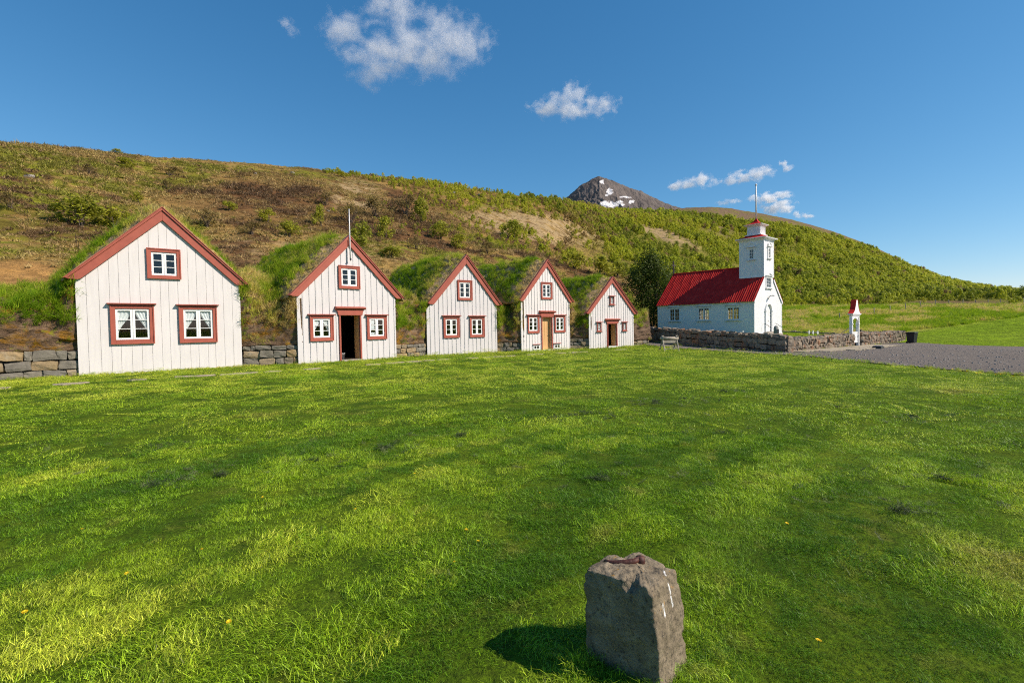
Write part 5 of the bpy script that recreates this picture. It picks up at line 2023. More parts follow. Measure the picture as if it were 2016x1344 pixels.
# ------------------------------------------------------------------ the basalt block in the foreground, with its iron ring
def basalt():
    ox, oy = 0.60, 2.46
    oz = gz(ox, oy)
    e = empty('basalt_block', (ox, oy, oz))
    tag(e, 'squat grey basalt block with a rusty iron ring standing in the lawn', 'stone block')
    nA, nZ, nT = 200, 84, 34
    base = np.array([(-.240, .03), (.045, -.235), (.235, -.02), (.06, .25), (-.12, .22)])
    topc = np.array([(-.268, .02), (.010, -.190), (.182, -.01), (.05, .20), (-.13, .17)])

    def outline(P, n):
        seg = np.roll(P, -1, 0) - P
        ln_ = np.hypot(*seg.T)
        cum = np.concatenate([[0], np.cumsum(ln_)])
        t = np.linspace(0, cum[-1], n, endpoint=False)
        k = np.clip(np.searchsorted(cum, t, side='right') - 1, 0, len(P) - 1)
        Q = P[k] + seg[k] * ((t - cum[k]) / ln_[k])[:, None]
        for _ in range(2):
            Q = (np.roll(Q, 1, 0) + 2 * Q + np.roll(Q, -1, 0)) / 4
        return Q
    ob, ot = outline(base, nA), outline(topc, nA)
    V, C = [], []
    topz = .465

    def nz(p, f, s=0):
        return mnoise.fractal(Vector((p[0] * f + s, p[1] * f, p[2] * f)), 0.9, 2.1, 5)
    for j in range(nZ):
        t = j / (nZ - 1)
        z = -.08 + (topz + .08) * t
        for k in range(nA):
            q = ob[k] * (1 - t) + ot[k] * t
            bul = 1 + .03 * math.sin(math.pi * t) - .05 * max(0, (t - .90) / .10) ** 2
            p = Vector((q[0] * bul, q[1] * bul, z))
            dirv = Vector((q[0], q[1], 0)).normalized()
            # chipped upper edge
            chip = max(0, (t - .80) / .20) ** 1.5 * max(0, nz(p, 11, 3)) * .035
            p += dirv * (.012 * nz(p, 5) + .005 * nz(p, 24) - chip)
            p.z -= chip * .5
            V.append(p[:])
    for m_ in range(1, nT + 1):
        f_ = 1 - m_ / nT
        for k in range(nA):
            bx, by, bz = V[(nZ - 1) * nA + k]
            p = Vector((bx * f_, by * f_, bz))
            p.z = bz * f_ ** 3 + (topz + .012) * (1 - f_ ** 3) + .016 * nz(p, 7, 7) * (1 - f_ ** 4) + .006 * nz(p, 30, 2) - .10 * p.x * (1 - f_)
            V.append(p[:])
    n_r = nZ + nT
    kk = np.arange(n_r * nA).reshape(n_r, nA)
    F = np.stack([kk[:-1], np.roll(kk[:-1], -1, 1), np.roll(kk[1:], -1, 1), kk[1:]], -1).reshape(-1, 4)
    V = np.array(V)
    # pale scratches of lime on the sunny face
    col = np.zeros(len(V))
    marks = [((.112, -.095, .468), (.122, -.10, .42), (.130, -.105, .37), (.138, -.10, .325), .0034), ((.072, -.15, .375), (.077, -.155, .35), (.079, -.155, .335), (.081, -.155, .32), .0026)]
    for mk_ in marks:
        P = np.array(mk_[:4])
        for a, b in zip(P, P[1:]):
            ab = b - a
            t = np.clip(((V - a) @ ab) / (ab @ ab), 0, 1)
            d = np.linalg.norm((V - (a + t[:, None] * ab))[:, [0, 2]], axis=1)
            sel = (d < mk_[4]) & (V[:, 1] < 0.02) & (V[:, 0] > 0)
            col[sel] = 1
    me = np_mesh('block', V, F, 'basalt', True, {'mark': ('FLOAT', 'POINT', col)})
    link('block', me, e)
    pts = [(-.150, .085, .468), (-.135, .060, .473), (-.10, .042, .479), (-.055, .035, .484), (-.015, .035, .490), (.012, .045, .500)]
    ring = MB().tube(pts, [.012, .014, .015, .016, .015, .012], 10)
    ring.build('iron_ring', 'iron_rust', e, True)
    MB().rings([[(.018 + r * math.cos(t), .05 + r * math.sin(t), z + .022) for t in np.linspace(0, 2 * math.pi, 12, endpoint=False)] for r, z in ((.024, .43), (.024, .468), (.020, .485), (.006, .49))]).build('bolt', 'iron_rust', e, True)
    return e


def basalt_mat():
    m, nt, b = new_mat('basalt')
    b.inputs['Roughness'].default_value = 0.85
    b.inputs['Specular IOR Level'].default_value = 0.25
    v = coords(nt, 'Object')
    f = noise_tex(nt, v, 9, 8, 0.7)
    c = ramp(nt, f, [(0.3, (0.130, 0.100, 0.064)), (0.5, (0.225, 0.178, 0.114)), (0.7, (0.33, 0.265, 0.175))])
    f2 = noise_tex(nt, v, 55, 6, 0.8)
    c = mixc(nt, ramp(nt, f2, [(0.52, 0.0), (0.62, 0.85)]), c, (0.05, 0.042, 0.034))
    f5 = noise_tex(nt, v, 120, 3, 0.6)
    c = mixc(nt, ramp(nt, f5, [(0.68, 0.0), (0.72, 0.6)]), c, (0.42, 0.40, 0.36))
    sepz = N(nt, 'ShaderNodeSeparateXYZ')
    nt.links.new(v, sepz.inputs[0])
    # lichen only on the upper rim
    f3 = noise_tex(nt, v, 26, 5, 0.7)
    mz = N(nt, 'ShaderNodeMapRange')
    mz.inputs[1].default_value, mz.inputs[2].default_value = 0.28, 0.42
    nt.links.new(sepz.outputs[2], mz.inputs[0])
    ml = N(nt, 'ShaderNodeMath', operation='MULTIPLY')
    nt.links.new(ramp(nt, f3, [(0.63, 0.0), (0.68, 0.85)]), ml.inputs[0])
    nt.links.new(mz.outputs[0], ml.inputs[1])
    c = mixc(nt, ml.outputs[0], c, (0.40, 0.20, 0.02))
    at = N(nt, 'ShaderNodeAttribute', attribute_name='mark')
    c = mixc(nt, at.outputs['Fac'], c, (0.85, 0.85, 0.82))
    nt.links.new(c, b.inputs['Base Color'])
    add_bump(nt, b, noise_tex(nt, v, 34, 10, 0.75), 0.9, 0.012)


basalt_mat()
basalt()

# ------------------------------------------------------------------ shrubs and trees
def leaf_cloud(n, sx, sy, sz, lumps, size, seed, hollow=0.35, mat='shrub_leaves', name='crown', z0=0.15):
    """many small leaf faces gathered into clumps; uneven outline with gaps"""
    r = np.random.default_rng(seed)
    L = []
    for k in range(lumps):
        a = r.random() * 2 * np.pi
        d = r.random() ** .6
        zc = z0 + (1 - z0) * r.random() ** .8
        prof = math.sin(math.pi * min(1, .18 + .80 * zc)) ** .7
        L.append((d * math.cos(a) * prof, d * math.sin(a) * prof, zc, .16 + .20 * r.random()))
    L = np.array(L)
    pick = r.integers(0, lumps, n)
    dv = r.normal(size=(n, 3))
    dv /= np.linalg.norm(dv, axis=1)[:, None]
    rad_ = (hollow + (1 - hollow) * r.random(n)) ** .6
    c = L[pick, :3] + dv * (L[pick, 3] * rad_)[:, None] * np.array([1, 1, .8])
    c = c * np.array([sx, sy, sz])
    c[:, 2] = np.maximum(c[:, 2], .03)
    a1 = r.normal(size=(n, 3))
    a1 /= np.linalg.norm(a1, axis=1)[:, None]
    nrm = dv * 1.0 + r.normal(size=(n, 3)) * .35 + np.array([0, 0, .30])
    b1 = np.cross(nrm, a1)
    b1 /= np.linalg.norm(b1, axis=1)[:, None] + 1e-9
    a1 = np.cross(b1, nrm)
    a1 /= np.linalg.norm(a1, axis=1)[:, None] + 1e-9
    s = size * (.6 + .8 * r.random(n))[:, None]
    V = np.stack([c - a1 * s * .5, c + b1 * s * .32, c + a1 * s * .5, c - b1 * s * .32], 1).reshape(-1, 3)
    F = np.arange(4 * n).reshape(-1, 4)
    return np_mesh(name, V, F, mat, False, {'bv': ('FLOAT', 'POINT', np.repeat(r.random(n) * .6 + .4 * L[pick, 3].clip(0, .4) / .4 * r.random(n), 4))})


def stems(n, sx, sz, seed, r0=.035, name='stem', lean=.6, mat='bark'):
    r = random.Random(seed)
    mb = MB()
    for k in range(n):
        a = r.uniform(0, 6.28)
        d = r.uniform(.25, .75) * sx * lean
        h = sz * r.uniform(.6, .92)
        p = [(0.12 * sx * math.cos(a) * .3, 0.12 * sx * math.sin(a) * .3, -.15)]
        for q in (.3, .6, 1.0):
            p.append((d * q ** 1.2 * math.cos(a) + r.uniform(-.05, .05) * sx, d * q ** 1.2 * math.sin(a) + r.uniform(-.05, .05) * sx, h * q))
        mb.tube(p, [r0, r0 * .8, r0 * .55, r0 * .2], 5)
    return mb.mesh(name, mat)


# shrubs that stand apart on the open slope: (x, y in the picture of the foot, width px, height px, brown?, label)
SHRUBS = [
    (160, 448, 100, 50, 0, 'spreading green birch shrub on the slope above the widest house, at its outer side'),
    (225, 452, 70, 34, 0, 'low green shrub joined to the spreading birch above the widest house'),
    (246, 334, 40, 20, 0, 'rounded green shrub high on the slope above the widest house'),
    (176, 346, 34, 20, 1, 'olive shrub high on the slope, left of the rounded green one'),
    (272, 401, 30, 18, 0, 'small green shrub just above the ridge of the widest house'),
    (335, 346, 54, 16, 1, 'brown leafless shrub high on the slope'),
    (330, 373, 36, 16, 1, 'small brown shrub below the leafless one'),
    (452, 415, 32, 16, 0, 'bright little round shrub on the slope between the first two houses'),
    (632, 446, 34, 34, 0, 'upright bright green shrub on the slope behind the flagpole'),
    (528, 438, 38, 22, 0, 'loose green shrub above the flagpole house roof'),
    (408, 448, 60, 30, 1, 'olive shrub behind the right slope of the widest house roof'),
    (570, 468, 50, 28, 0, 'green shrub just behind the flagpole house roof'),
    (495, 462, 60, 22, 1, 'low brown-green shrub between the first two roofs'),
    (715, 492, 54, 44, 0, 'full green shrub right beside the flagpole house ridge'),
    (760, 470, 44, 36, 0, 'green shrub above the gap between second and third house'),
    (770, 508, 56, 20, 0, 'low green shrub behind the third house roof'),
    (830, 440, 40, 40, 0, 'tall green shrub on the slope above the third house'),
    (868, 470, 44, 28, 0, 'round green shrub up the slope from the third house'),
    (905, 490, 46, 24, 0, 'green shrub directly above the third house ridge'),
    (820, 492, 40, 22, 1, 'brown twiggy shrub above the third house'),
    (690, 440, 60, 34, 1, 'brown twiggy thicket on the dark heath behind the flagpole'),
    (740, 430, 70, 34, 1, 'broad brown thicket on the dark heath'),
    (640, 405, 56, 22, 1, 'brown thicket near the pale scree patch'),
    (800, 425, 60, 36, 1, 'brown thicket at the edge of the green wood'),
    (672, 350, 26, 10, 0, 'tiny green shrub on the skyline above the flagpole'),
    (230, 303, 22, 8, 0, 'tiny shrub on the skyline above the widest house'),
    (1010, 470, 50, 30, 0, 'green shrub below the scree scar'),
    (960, 500, 40, 22, 1, 'brown-green shrub above the fourth house'),
    (1180, 545, 60, 36, 0, 'green shrub on the slope between the last two houses'),
    (1130, 530, 50, 30, 0, 'green shrub behind the right slope of the fourth roof'),
    (1215, 545, 46, 26, 0, 'low green shrub on the pale grass above the smallest house'),
    (20, 415, 50, 30, 1, 'olive shrub at the picture edge on the slope'),
]
SHRUB_MESH = [(leaf_cloud(1300, .5, .5, 1.0, 26, .075, 500 + k), stems(7, .5, 1.0, 510 + k, .014)) for k in range(4)]
SHRUB_BROWN = [(leaf_cloud(800, .5, .5, 1.0, 22, .06, 520 + k, mat='shrub_leaves_brown'), stems(16, .5, 1.0, 530 + k, .010, lean=.9)) for k in range(3)]


def ray_hit(x, y):
    """where the sight line through a picture place meets the hill"""
    d0 = at_px(x, y, 100.0)
    ts = np.concatenate([np.linspace(.34, 1.2, 260), np.linspace(1.2, 6, 500)])
    X, Y, Z = d0.x * ts, d0.y * ts, CAMZ + (d0.z - CAMZ) * ts
    below = (terrain(X, Y) > Z)
    k = int(np.argmax(below)) if below.any() else 200
    return X[k], Y[k], float(terrain(X[k:k + 1], Y[k:k + 1])[0])


for k, (x, y, wpx, hpx, br, lab) in enumerate(SHRUBS):
    X, Y, Z = ray_hit(x, y)
    w_, h_ = wpx * Y / 1008, hpx * Y / 1008 * 1.1
    e = empty('birch_shrub', (X, Y, Z - .05), k * 1.7)
    tag(e, lab, 'shrub', 'shrubs on the open slope')
    cm, sm_ = (SHRUB_BROWN if br else SHRUB_MESH)[k % (3 if br else 4)]
    link('crown', cm, e, scl=(w_, w_, h_))
    link('stem', sm_, e, scl=(w_, w_, h_))


def tree(name, label, p, w, h, n, size, mat, seed, lumps=60, trunk_r=.10, z0=.12, group=None, nst=4):
    e = empty(name, p, 0)
    tag(e, label, 'tree', group)
    link('crown', leaf_cloud(n, w / 2, w / 2, h, lumps, size, seed, hollow=.25, mat=mat, z0=z0), e)
    r = random.Random(seed)
    mb = MB()
    for k in range(nst):
        a = 6.28 * k / nst + r.uniform(-.4, .4)
        d = w * .25 * r.uniform(.4, 1)
        mb.tube([(.08 * math.cos(a), .08 * math.sin(a), -.3), (d * .3 * math.cos(a), d * .3 * math.sin(a), h * .3), (d * .75 * math.cos(a), d * .75 * math.sin(a), h * .6), (d * math.cos(a), d * math.sin(a), h * .9)],
                [trunk_r, trunk_r * .8, trunk_r * .5, trunk_r * .15], 7)
        for b_ in range(3):
            hh = h * (.35 + .18 * b_)
            aa = a + r.uniform(-1.2, 1.2)
            q0 = (d * .5 * math.cos(a), d * .5 * math.sin(a), hh)
            mb.tube([q0, (q0[0] + .25 * w * math.cos(aa), q0[1] + .25 * w * math.sin(aa), hh + h * .14)], [trunk_r * .4, trunk_r * .08], 5)
    mb.build('trunk', 'bark', e)
    return e


def tz(x, y):
    return float(terrain(np.array([x]), np.array([y]))[0])


q = at_px(1284, 650, 56.0)
tree('dark_tree', 'dense dark green tree between the smallest house and the church', (q.x, q.y, yard_z(q.x, q.y) - .3), 6.8, 8.0, 16000, .20, 'dark_leaves', 91, 150, .12)
q = at_px(1326, 600, 63.0)
tree('dark_tree', 'second dark tree behind the far end of the church roof', (q.x, q.y, yard_z(q.x, q.y) - .3), 5.0, 6.6, 5000, .18, 'dark_leaves', 92, 70, .10)
q = at_px(1232, 640, 50.0)
tree('birch_tree', 'yellow-green birch behind the roof slope of the smallest house', (q.x, q.y, tz(q.x, q.y) - .1), 3.6, 4.6, 4200, .14, 'birch_leaves', 93, 60, .06)
q = at_px(1062, 560, 47.0)
tree('birch_tree', 'leafy birch rising behind the ridge of the bare-wood door house', (q.x, q.y, tz(q.x, q.y) - .2), 4.4, 4.4, 5000, .13, 'birch_leaves', 94, 60, .06)
q = at_px(1112, 580, 49.0)
tree('birch_tree', 'small leafy birch between the bare-wood door house and the smallest house', (q.x, q.y, tz(q.x, q.y) - .2), 3.2, 3.2, 3400, .13, 'birch_leaves', 95, 50, .05)

# the birch wood on the far slope: one mass of bushes
WOOD_MESH = proto_collection('wood_bush', [leaf_cloud(620, .55, .55, 1.0, 16, .105, 600 + k, mat='wood_leaves', name='wood_bush', z0=.05, hollow=.5) for k in range(7)])
rw = np.random.default_rng(77)
cnt = 170000
waz = np.radians(rw.uniform(-20, 58, cnt))
wr_ = np.sqrt(rw.random(cnt) * (560 ** 2 - 48 ** 2) + 48 ** 2)
WX, WY = wr_ * np.sin(waz), wr_ * np.cos(waz)
WZ = terrain(WX, WY)
wpx, wpy = cam_px(WX, WY, WZ)
WOODPOLY = [(690, 350), (830, 356), (1000, 380), (1130, 404), (1300, 420), (1450, 434), (1560, 450), (1640, 470), (1720, 498), (1800, 534), (1860, 556), (1960, 577), (2100, 590), (2600, 600), (2600, 612), (2016, 604), (1930, 596), (1850, 592), (1740, 603), (1640, 603), (1520, 604),
            (1250, 560), (1180, 500), (1100, 470), (1120, 440), (960, 420), (880, 415), (820, 400), (760, 362)]
dens = in_poly(wpx, wpy, WOODPOLY) * 1.0
clump = fbm(WX * .035, WY * .035, 4, 81)
dens = dens * np.clip(.16 + 1.3 * sstep(.38, .54, clump), 0, 1)
dens *= 1 - .92 * blob(wpx, wpy, 1310, 466, 75, 12, 20)
dens *= 1 - .8 * blob(wpx, wpy, 1060, 448, 120, 22, 9)
dens *= 1 - .85 * blob(wpx, wpy, 1880, 600, 190, 11, -1)
sparse = in_poly(wpx, wpy, [(780, 400), (1120, 470), (1330, 560), (1280, 600), (900, 520), (650, 480), (560, 420)]) * .5
dens = np.maximum(dens, sparse * sstep(.40, .52, clump))
sky_edge = in_poly(wpx, wpy, [(600, 330), (760, 345), (830, 352), (830, 366), (600, 340)]) * .25
dens = np.maximum(dens, sky_edge)
area = np.clip(1.05 - (wr_ - 120) / 900, .5, 1)
kp = rw.random(cnt) < dens * np.where(wr_ < 130, .38, .62) * area
WX, WY, WZ, wr_, cl = WX[kp], WY[kp], WZ[kp], wr_[kp], clump[kp]
m_ = len(WX)
scl = (1.35 + 1.75 * rw.random(m_) ** 1.5) * np.clip(.50 + wr_ / 420, .55, 1.5) * np.where(wr_ < 110, .8, 1) * np.clip((wpx[kp] - 600) / 500, .55, 1)
tint = np.clip(.52 + 1.3 * (fbm(WX * .02, WY * .02, 3, 83) - .5) + rw.normal(0, .22, m_), 0, .84)
tint = np.where(rw.random(m_) < .035, 1.0, tint)
wpx, wpy = wpx[kp], wpy[kp]
brn_ = blob(wpx, wpy, 1130, 455, 70, 50, 0) + blob(wpx, wpy, 780, 400, 120, 40, 10)
tint = np.where(rw.random(m_) < .65 * brn_, .88 + .12 * rw.random(m_), tint)
rot = np.stack([rw.normal(0, .08, m_), rw.normal(0, .08, m_), rw.random(m_) * 6.28], 1)
wood = scatter('birch_wood', np.stack([WX, WY, WZ - .15], 1), rot, scl, rw.integers(0, 7, m_), WOOD_MESH, tint)
tag(wood, 'dense yellow-green birch scrub covering the far hillside', 'wood')

# heath tussocks that give the open slope its rough relief
TUSS = proto_collection('heath_tuft', [blade_patch('heath_tuft', 34, .34, .20, .07, .9, 'heath_blades', 700 + k, hv=.4, segs=1) for k in range(5)])
cnt = 60000
ha = np.radians(rw.uniform(-50, 30, cnt))
hr = np.sqrt(rw.random(cnt) * (190 ** 2 - 33 ** 2) + 33 ** 2)
HX, HY = hr * np.sin(ha), hr * np.cos(ha)
HZ = terrain(HX, HY)
hpx, hpy = cam_px(HX, HY, HZ)
dn_ = (HX - P0[0]) * NR[0] + (HY - P0[1]) * NR[1]
hn = fbm(HX * .15, HY * .15, 4, 87)
kp = (dn_ > 9.0) & (hpx > -60) & (hpx < 1450) & (rw.random(cnt) < .15 + .85 * sstep(.38, .55, hn)) & (rw.random(cnt) > .9 * blob(hpx, hpy, 30, 560, 110, 50, 0, .25)) & (rw.random(cnt) > .8 * blob(hpx, hpy, 1060, 448, 130, 26, 9))
HX, HY, HZ, hr = HX[kp], HY[kp], HZ[kp], hr[kp]
m_ = len(HX)
hc = terrain_color(HX, HY, HZ)
green = np.clip((hc[:, 1] / hc[:, 0] - .70) / .25, 0, 1)
lum = hc.sum(1)
tint = np.where(rw.random(m_) < green, .9 + .1 * rw.random(m_), np.clip((lum - .26) / .36, 0, .7) + rw.normal(0, .10, m_))
scatter('heath_tussocks', np.stack([HX, HY, HZ], 1), np.stack([rw.normal(0, .2, m_), rw.normal(0, .2, m_), rw.random(m_) * 6.28], 1),
        (.8 + .9 * rw.random(m_)) * np.clip(hr / 70, .8, 1.6) * sstep(150, 95, hr).clip(.45, 1), rw.integers(0, 5, m_), TUSS, np.clip(tint, 0, 1))

# pale boulders on the slope
BOULD = [stone_mesh('boulder', 90 + k, 'boulder_pale', .55) for k in range(4)]
for k, (x, y, wpx_, lab) in enumerate([(58, 350, 13, 'pale boulder on the slope above the widest house'), (576, 342, 7, 'small pale stone near the skyline'), (503, 343, 6, 'small pale stone under the skyline'),
                                       (570, 492, 16, 'flat grey boulder behind the flagpole house roof'), (945, 386, 9, 'pale boulder among bushes near the skyline'), (894, 381, 6, 'little pale stone near the bushy skyline'), (646, 417, 6, 'little white stone on the dark heath')]):
    X, Y, Z = ray_hit(x, y)
    s_ = wpx_ * Y / 1008
    o = link('boulder', BOULD[k % 4], None, (X, Y, Z + s_ * .1), (0, 0, k), (s_, s_ * .8, s_ * .5))
    tag(o, lab, 'boulder', 'stones on the slope')
X, Y, Z = ray_hit(538, 511)
o = MB().box(-.28, .28, -.02, .02, .0, .22).box(-.03, .03, .021, .05, -.5, .2).build('small_sign', 'paper')
o.location = (X, Y, Z + .15)
tag(o, 'small white board on the slope between the first two houses', 'sign')
X, Y, Z = ray_hit(150, 482)
o = MB().tube([(0, 0, -.2), (0, 0, .75)], [.035, .03], 6).build('stake', 'dark_wood')
o.location = (X, Y, Z)
tag(o, 'thin dark stake on the slope above the widest house', 'stake')

# ------------------------------------------------------------------ lawn grass
NEAR = proto_collection('lawn_near', [blade_patch('lawn_near', 420, .19, .025, .0027, 1.4, 'lawn_blades', 800 + k, comb=.7, hv=.4) for k in range(8)])
MIDL = proto_collection('lawn_mid', [blade_patch('lawn_mid', 520, .42, .025, .0062, 1.3, 'lawn_blades', 820 + k, comb=.7, segs=1) for k in range(6)])
FARL = proto_collection('lawn_far', [blade_patch('lawn_far', 560, .85, .026, .012, 1.2, 'lawn_blades', 840 + k, comb=.7, segs=1) for k in range(6)])
rl_ = np.random.default_rng(99)
GPn = [tuple(p) for p in GP]
hz = [np.array([hpt(0, -6.5, .15), hpt(0, 6, .15), hpt(1, 5.6, .15), hpt(2, 5.2, .15), hpt(3, 4.8, .15), hpt(4, 4.8, .15)])]
YARDP = [tuple(p) for p in YARD]


def lawn_ok(X, Y, lo=0.05):
    ln_x = np.array([p[0] for p in hz[0]])
    ln_y = np.array([p[1] for p in hz[0]])
    front = Y < np.interp(X, ln_x, ln_y, left=-99 + 0 * ln_y[0], right=99) + 0.0
    front = np.where(X < ln_x[0], Y < ln_y[0], front)
    return front & ~in_poly(X, Y, GPn) & ~in_poly(X, Y, YARDP)


def lawn(name, coll, npro, r1, r2, step, size, span=52):
    n = int((r2 ** 2 - r1 ** 2) * rad(span * 2) / 2 / step ** 2)
    a = np.radians(rl_.uniform(-span, span, n))
    r = np.sqrt(rl_.random(n) * (r2 ** 2 - r1 ** 2) + r1 ** 2)
    X, Y = r * np.sin(a), r * np.cos(a)
    ok = lawn_ok(X, Y) & (np.hypot((X - .60) / .22, (Y - 2.46) / .22) > 1) & ~((np.abs(X - .62) < .26) & (Y < 2.46) & (Y > 2.02))
    X, Y = X[ok], Y[ok]
    m = len(X)
    # the mower laid the blades over in swaths that swing round parallel to the houses
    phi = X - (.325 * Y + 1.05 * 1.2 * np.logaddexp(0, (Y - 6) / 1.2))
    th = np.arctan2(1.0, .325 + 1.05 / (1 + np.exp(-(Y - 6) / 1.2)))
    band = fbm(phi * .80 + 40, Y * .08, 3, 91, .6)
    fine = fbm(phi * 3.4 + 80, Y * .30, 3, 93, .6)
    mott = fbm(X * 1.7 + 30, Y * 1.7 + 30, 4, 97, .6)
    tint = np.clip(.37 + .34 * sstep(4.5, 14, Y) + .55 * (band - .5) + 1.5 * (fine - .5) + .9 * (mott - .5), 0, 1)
    combd = np.where(fine > .5, 0.0, math.pi) + th + rl_.normal(0, 1.1, m) + 2 * (fbm(X * .5, Y * .5, 3, 95) - .5)
    s = size * (.70 + .60 * sstep(.40, .62, mott)) * (.85 + .3 * rl_.random(m))
    Z = ground_near(X, Y) + 0.0
    rot = np.stack([rl_.normal(0, .12, m), rl_.normal(0, .12, m), combd], 1)
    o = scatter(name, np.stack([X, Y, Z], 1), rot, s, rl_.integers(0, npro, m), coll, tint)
    tag(o, 'short mown grass of the lawn', 'grass')


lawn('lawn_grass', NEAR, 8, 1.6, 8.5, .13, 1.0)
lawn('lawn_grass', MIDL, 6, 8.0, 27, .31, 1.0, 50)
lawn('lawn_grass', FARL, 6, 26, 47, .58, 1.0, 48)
# longer unmown grass hugging the basalt block
n = 260
a = rl_.random(n) * 6.28
d = .23 + .10 * rl_.random(n)
X, Y = .61 + d * np.cos(a) * 1.05, 2.46 + d * np.sin(a) * 1.1
scatter('stone_grass', np.stack([X, Y, ground_near(X, Y)], 1), np.stack([rl_.normal(0, .25, n), rl_.normal(0, .25, n), rl_.random(n) * 6.28], 1), .45 + .5 * rl_.random(n), rl_.integers(0, 8, n), NEAR, np.clip(rl_.normal(.4, .2, n), 0, 1))
# ragged tufts along the foot of the houses and walls, in the churchyard, along the gravel
FT = []
for a, b, dens_, off_ in [(hpt(0, -5.5, 0), hpt(0, 5.7, 0), 16, -.16), (hpt(1, -.6, 0), hpt(1, 5.5, 0), 14, -.16), (hpt(2, -.6, 0), hpt(2, 5.2, 0), 14, -.16), (hpt(3, -.6, 0), hpt(3, 4.8, 0), 14, -.16), (hpt(4, -.4, 0), hpt(4, 5.8, 0), 14, -.16)]:
    a, b = np.array(a), np.array(b)
    L = np.linalg.norm(b - a)
    k = int(L * dens_)
    t = rl_.random(k)
    nn = np.array([-(b - a)[1], (b - a)[0]]) / L
    FT.append(a + (b - a) * t[:, None] + nn * (off_ + rl_.normal(0, .07, k))[:, None])
FT = np.concatenate(FT)
n = len(FT)
scatter('edge_grass', np.c_[FT, ground_near(FT[:, 0], FT[:, 1])], np.stack([rl_.normal(0, .2, n), rl_.normal(0, .2, n), rl_.random(n) * 6.28], 1), .15 + .22 * rl_.random(n), rl_.integers(0, 5, n), TURF_TUFTS, np.clip(rl_.normal(.55, .2, n), 0, 1))
gl = np.array(GP[:len(GP)])
t = rl_.integers(0, len(gl), 1500)
FT = gl[t] + rl_.normal(0, .16, (1500, 2))
FT = FT[(np.hypot(FT[:, 0], FT[:, 1]) < 75) & (FT[:, 0] > 8)]
wallfoot = np.concatenate([WC + UY * rl_.uniform(1, 16, 40)[:, None] + nb * (-.12), WC + UY * rl_.uniform(18.3, 34, 40)[:, None] + nb * (-.12), WC + NY * rl_.uniform(0, 12, 60)[:, None] + np.array([-.2, -.1])])
FT = np.concatenate([FT, wallfoot])
n = len(FT)
scatter('verge_grass', np.c_[FT, ground_near(FT[:, 0], FT[:, 1]) + .02], np.stack([rl_.normal(0, .2, n), rl_.normal(0, .2, n), rl_.random(n) * 6.28], 1), .18 + .28 * rl_.random(n), rl_.integers(0, 5, n), TURF_TUFTS, np.clip(rl_.normal(.35, .2, n), 0, 1))
# churchyard grass
n = 5000
u_, v_ = rl_.uniform(.6, 34, n), rl_.uniform(.6, 18, n)
P = WC + UY * u_[:, None] + nb * v_[:, None]
P = P[in_poly(P[:, 0], P[:, 1], YARDP)]
n = len(P)
scatter('yard_tufts', np.c_[P, yard_z(P[:, 0], P[:, 1])], np.stack([rl_.normal(0, .2, n), rl_.normal(0, .2, n), rl_.random(n) * 6.28], 1), .4 + .5 * rl_.random(n), rl_.integers(0, 5, n), TURF_TUFTS, np.clip(rl_.normal(.3, .18, n), 0, 1))
# hay field tussocks beyond the gravel
n = 16000
fa = np.radians(rl_.uniform(24, 50, n))
fr_ = rl_.uniform(60, 121, n)
X, Y = fr_ * np.sin(fa), fr_ * np.cos(fa)
Z = terrain(X, Y)
fpx, fpy = cam_px(X, Y, Z)
tus = fbm(X * .22, Y * .22, 4, 37)
ok = ~in_poly(X, Y, YARDP) & ~in_poly(X, Y, GPn) & ~((fpx > 1740) & (fpy + 14 * (fbm(X * .1, Y * .1, 3, 3) - .5) > 655 - (fpx - 1780) * .15))
X, Y, Z, tus = X[ok], Y[ok], Z[ok], tus[ok]
n = len(X)
scatter('field_grass', np.stack([X, Y, Z], 1), np.stack([rl_.normal(0, .2, n), rl_.normal(0, .2, n), rl_.random(n) * 6.28], 1), 1.0 + .9 * rl_.random(n), rl_.integers(0, 5, n), TURF_TUFTS,
        np.clip(.2 + 1.1 * sstep(.4, .6, tus) * rl_.random(n) + rl_.normal(0, .1, n), 0, 1))
# dark clumps and pale drifts of mown clippings
CLIPP = proto_collection('clipping', [blade_patch('clipping', 90, .06, .022, .004, 1.6, 'clipping_blades', 860 + k, hv=.6, segs=1) for k in range(4)])
CL_ = [(-3.8, 5.32), (-2.58, 6.27), (-1.73, 6.88), (1.37, 9.54), (2.62, 10.54), (3.03, 10.88), (3.83, 11.31), (5.69, 8.78), (4.51, 5.38), (3.4, 4.43), (-3.3, 5.66), (0.8, 9.04), (3.29, 7.7), (1.1, 9.3), (6.5, 10.2), (7.1, 9.1), (5.2, 12.6), (8.2, 12.4), (0.9, 5.4), (-5.1, 7.2), (-0.8, 7.6)]
PP, TT, SS = [], [], []
for k, (x, y) in enumerate(CL_):
    c_ = 6
    spread = .02 + .03 * rl_.random()
    PP.append(np.c_[x + rl_.normal(0, spread * 2.2, c_), y + rl_.normal(0, spread, c_)])
    TT.append(np.clip(rl_.normal(.15, .12, c_), 0, 1))
    SS.append(.6 + .8 * rl_.random(c_))
    c2 = 12
    PP.append(np.c_[x + rl_.normal(.3, .8, c2), y + rl_.normal(.1, .28, c2)])
    TT.append(np.clip(rl_.normal(.6, .25, c2), 0, 1))
    SS.append(.5 + .6 * rl_.random(c2))
PP, TT, SS = np.concatenate(PP), np.concatenate(TT), np.concatenate(SS)
n = len(PP)
o = scatter('grass_clippings', np.c_[PP, ground_near(PP[:, 0], PP[:, 1]) + .042], np.stack([rl_.normal(0, .3, n), rl_.normal(0, .3, n), rl_.random(n) * 6.28], 1), SS, rl_.integers(0, 4, n), CLIPP, TT)

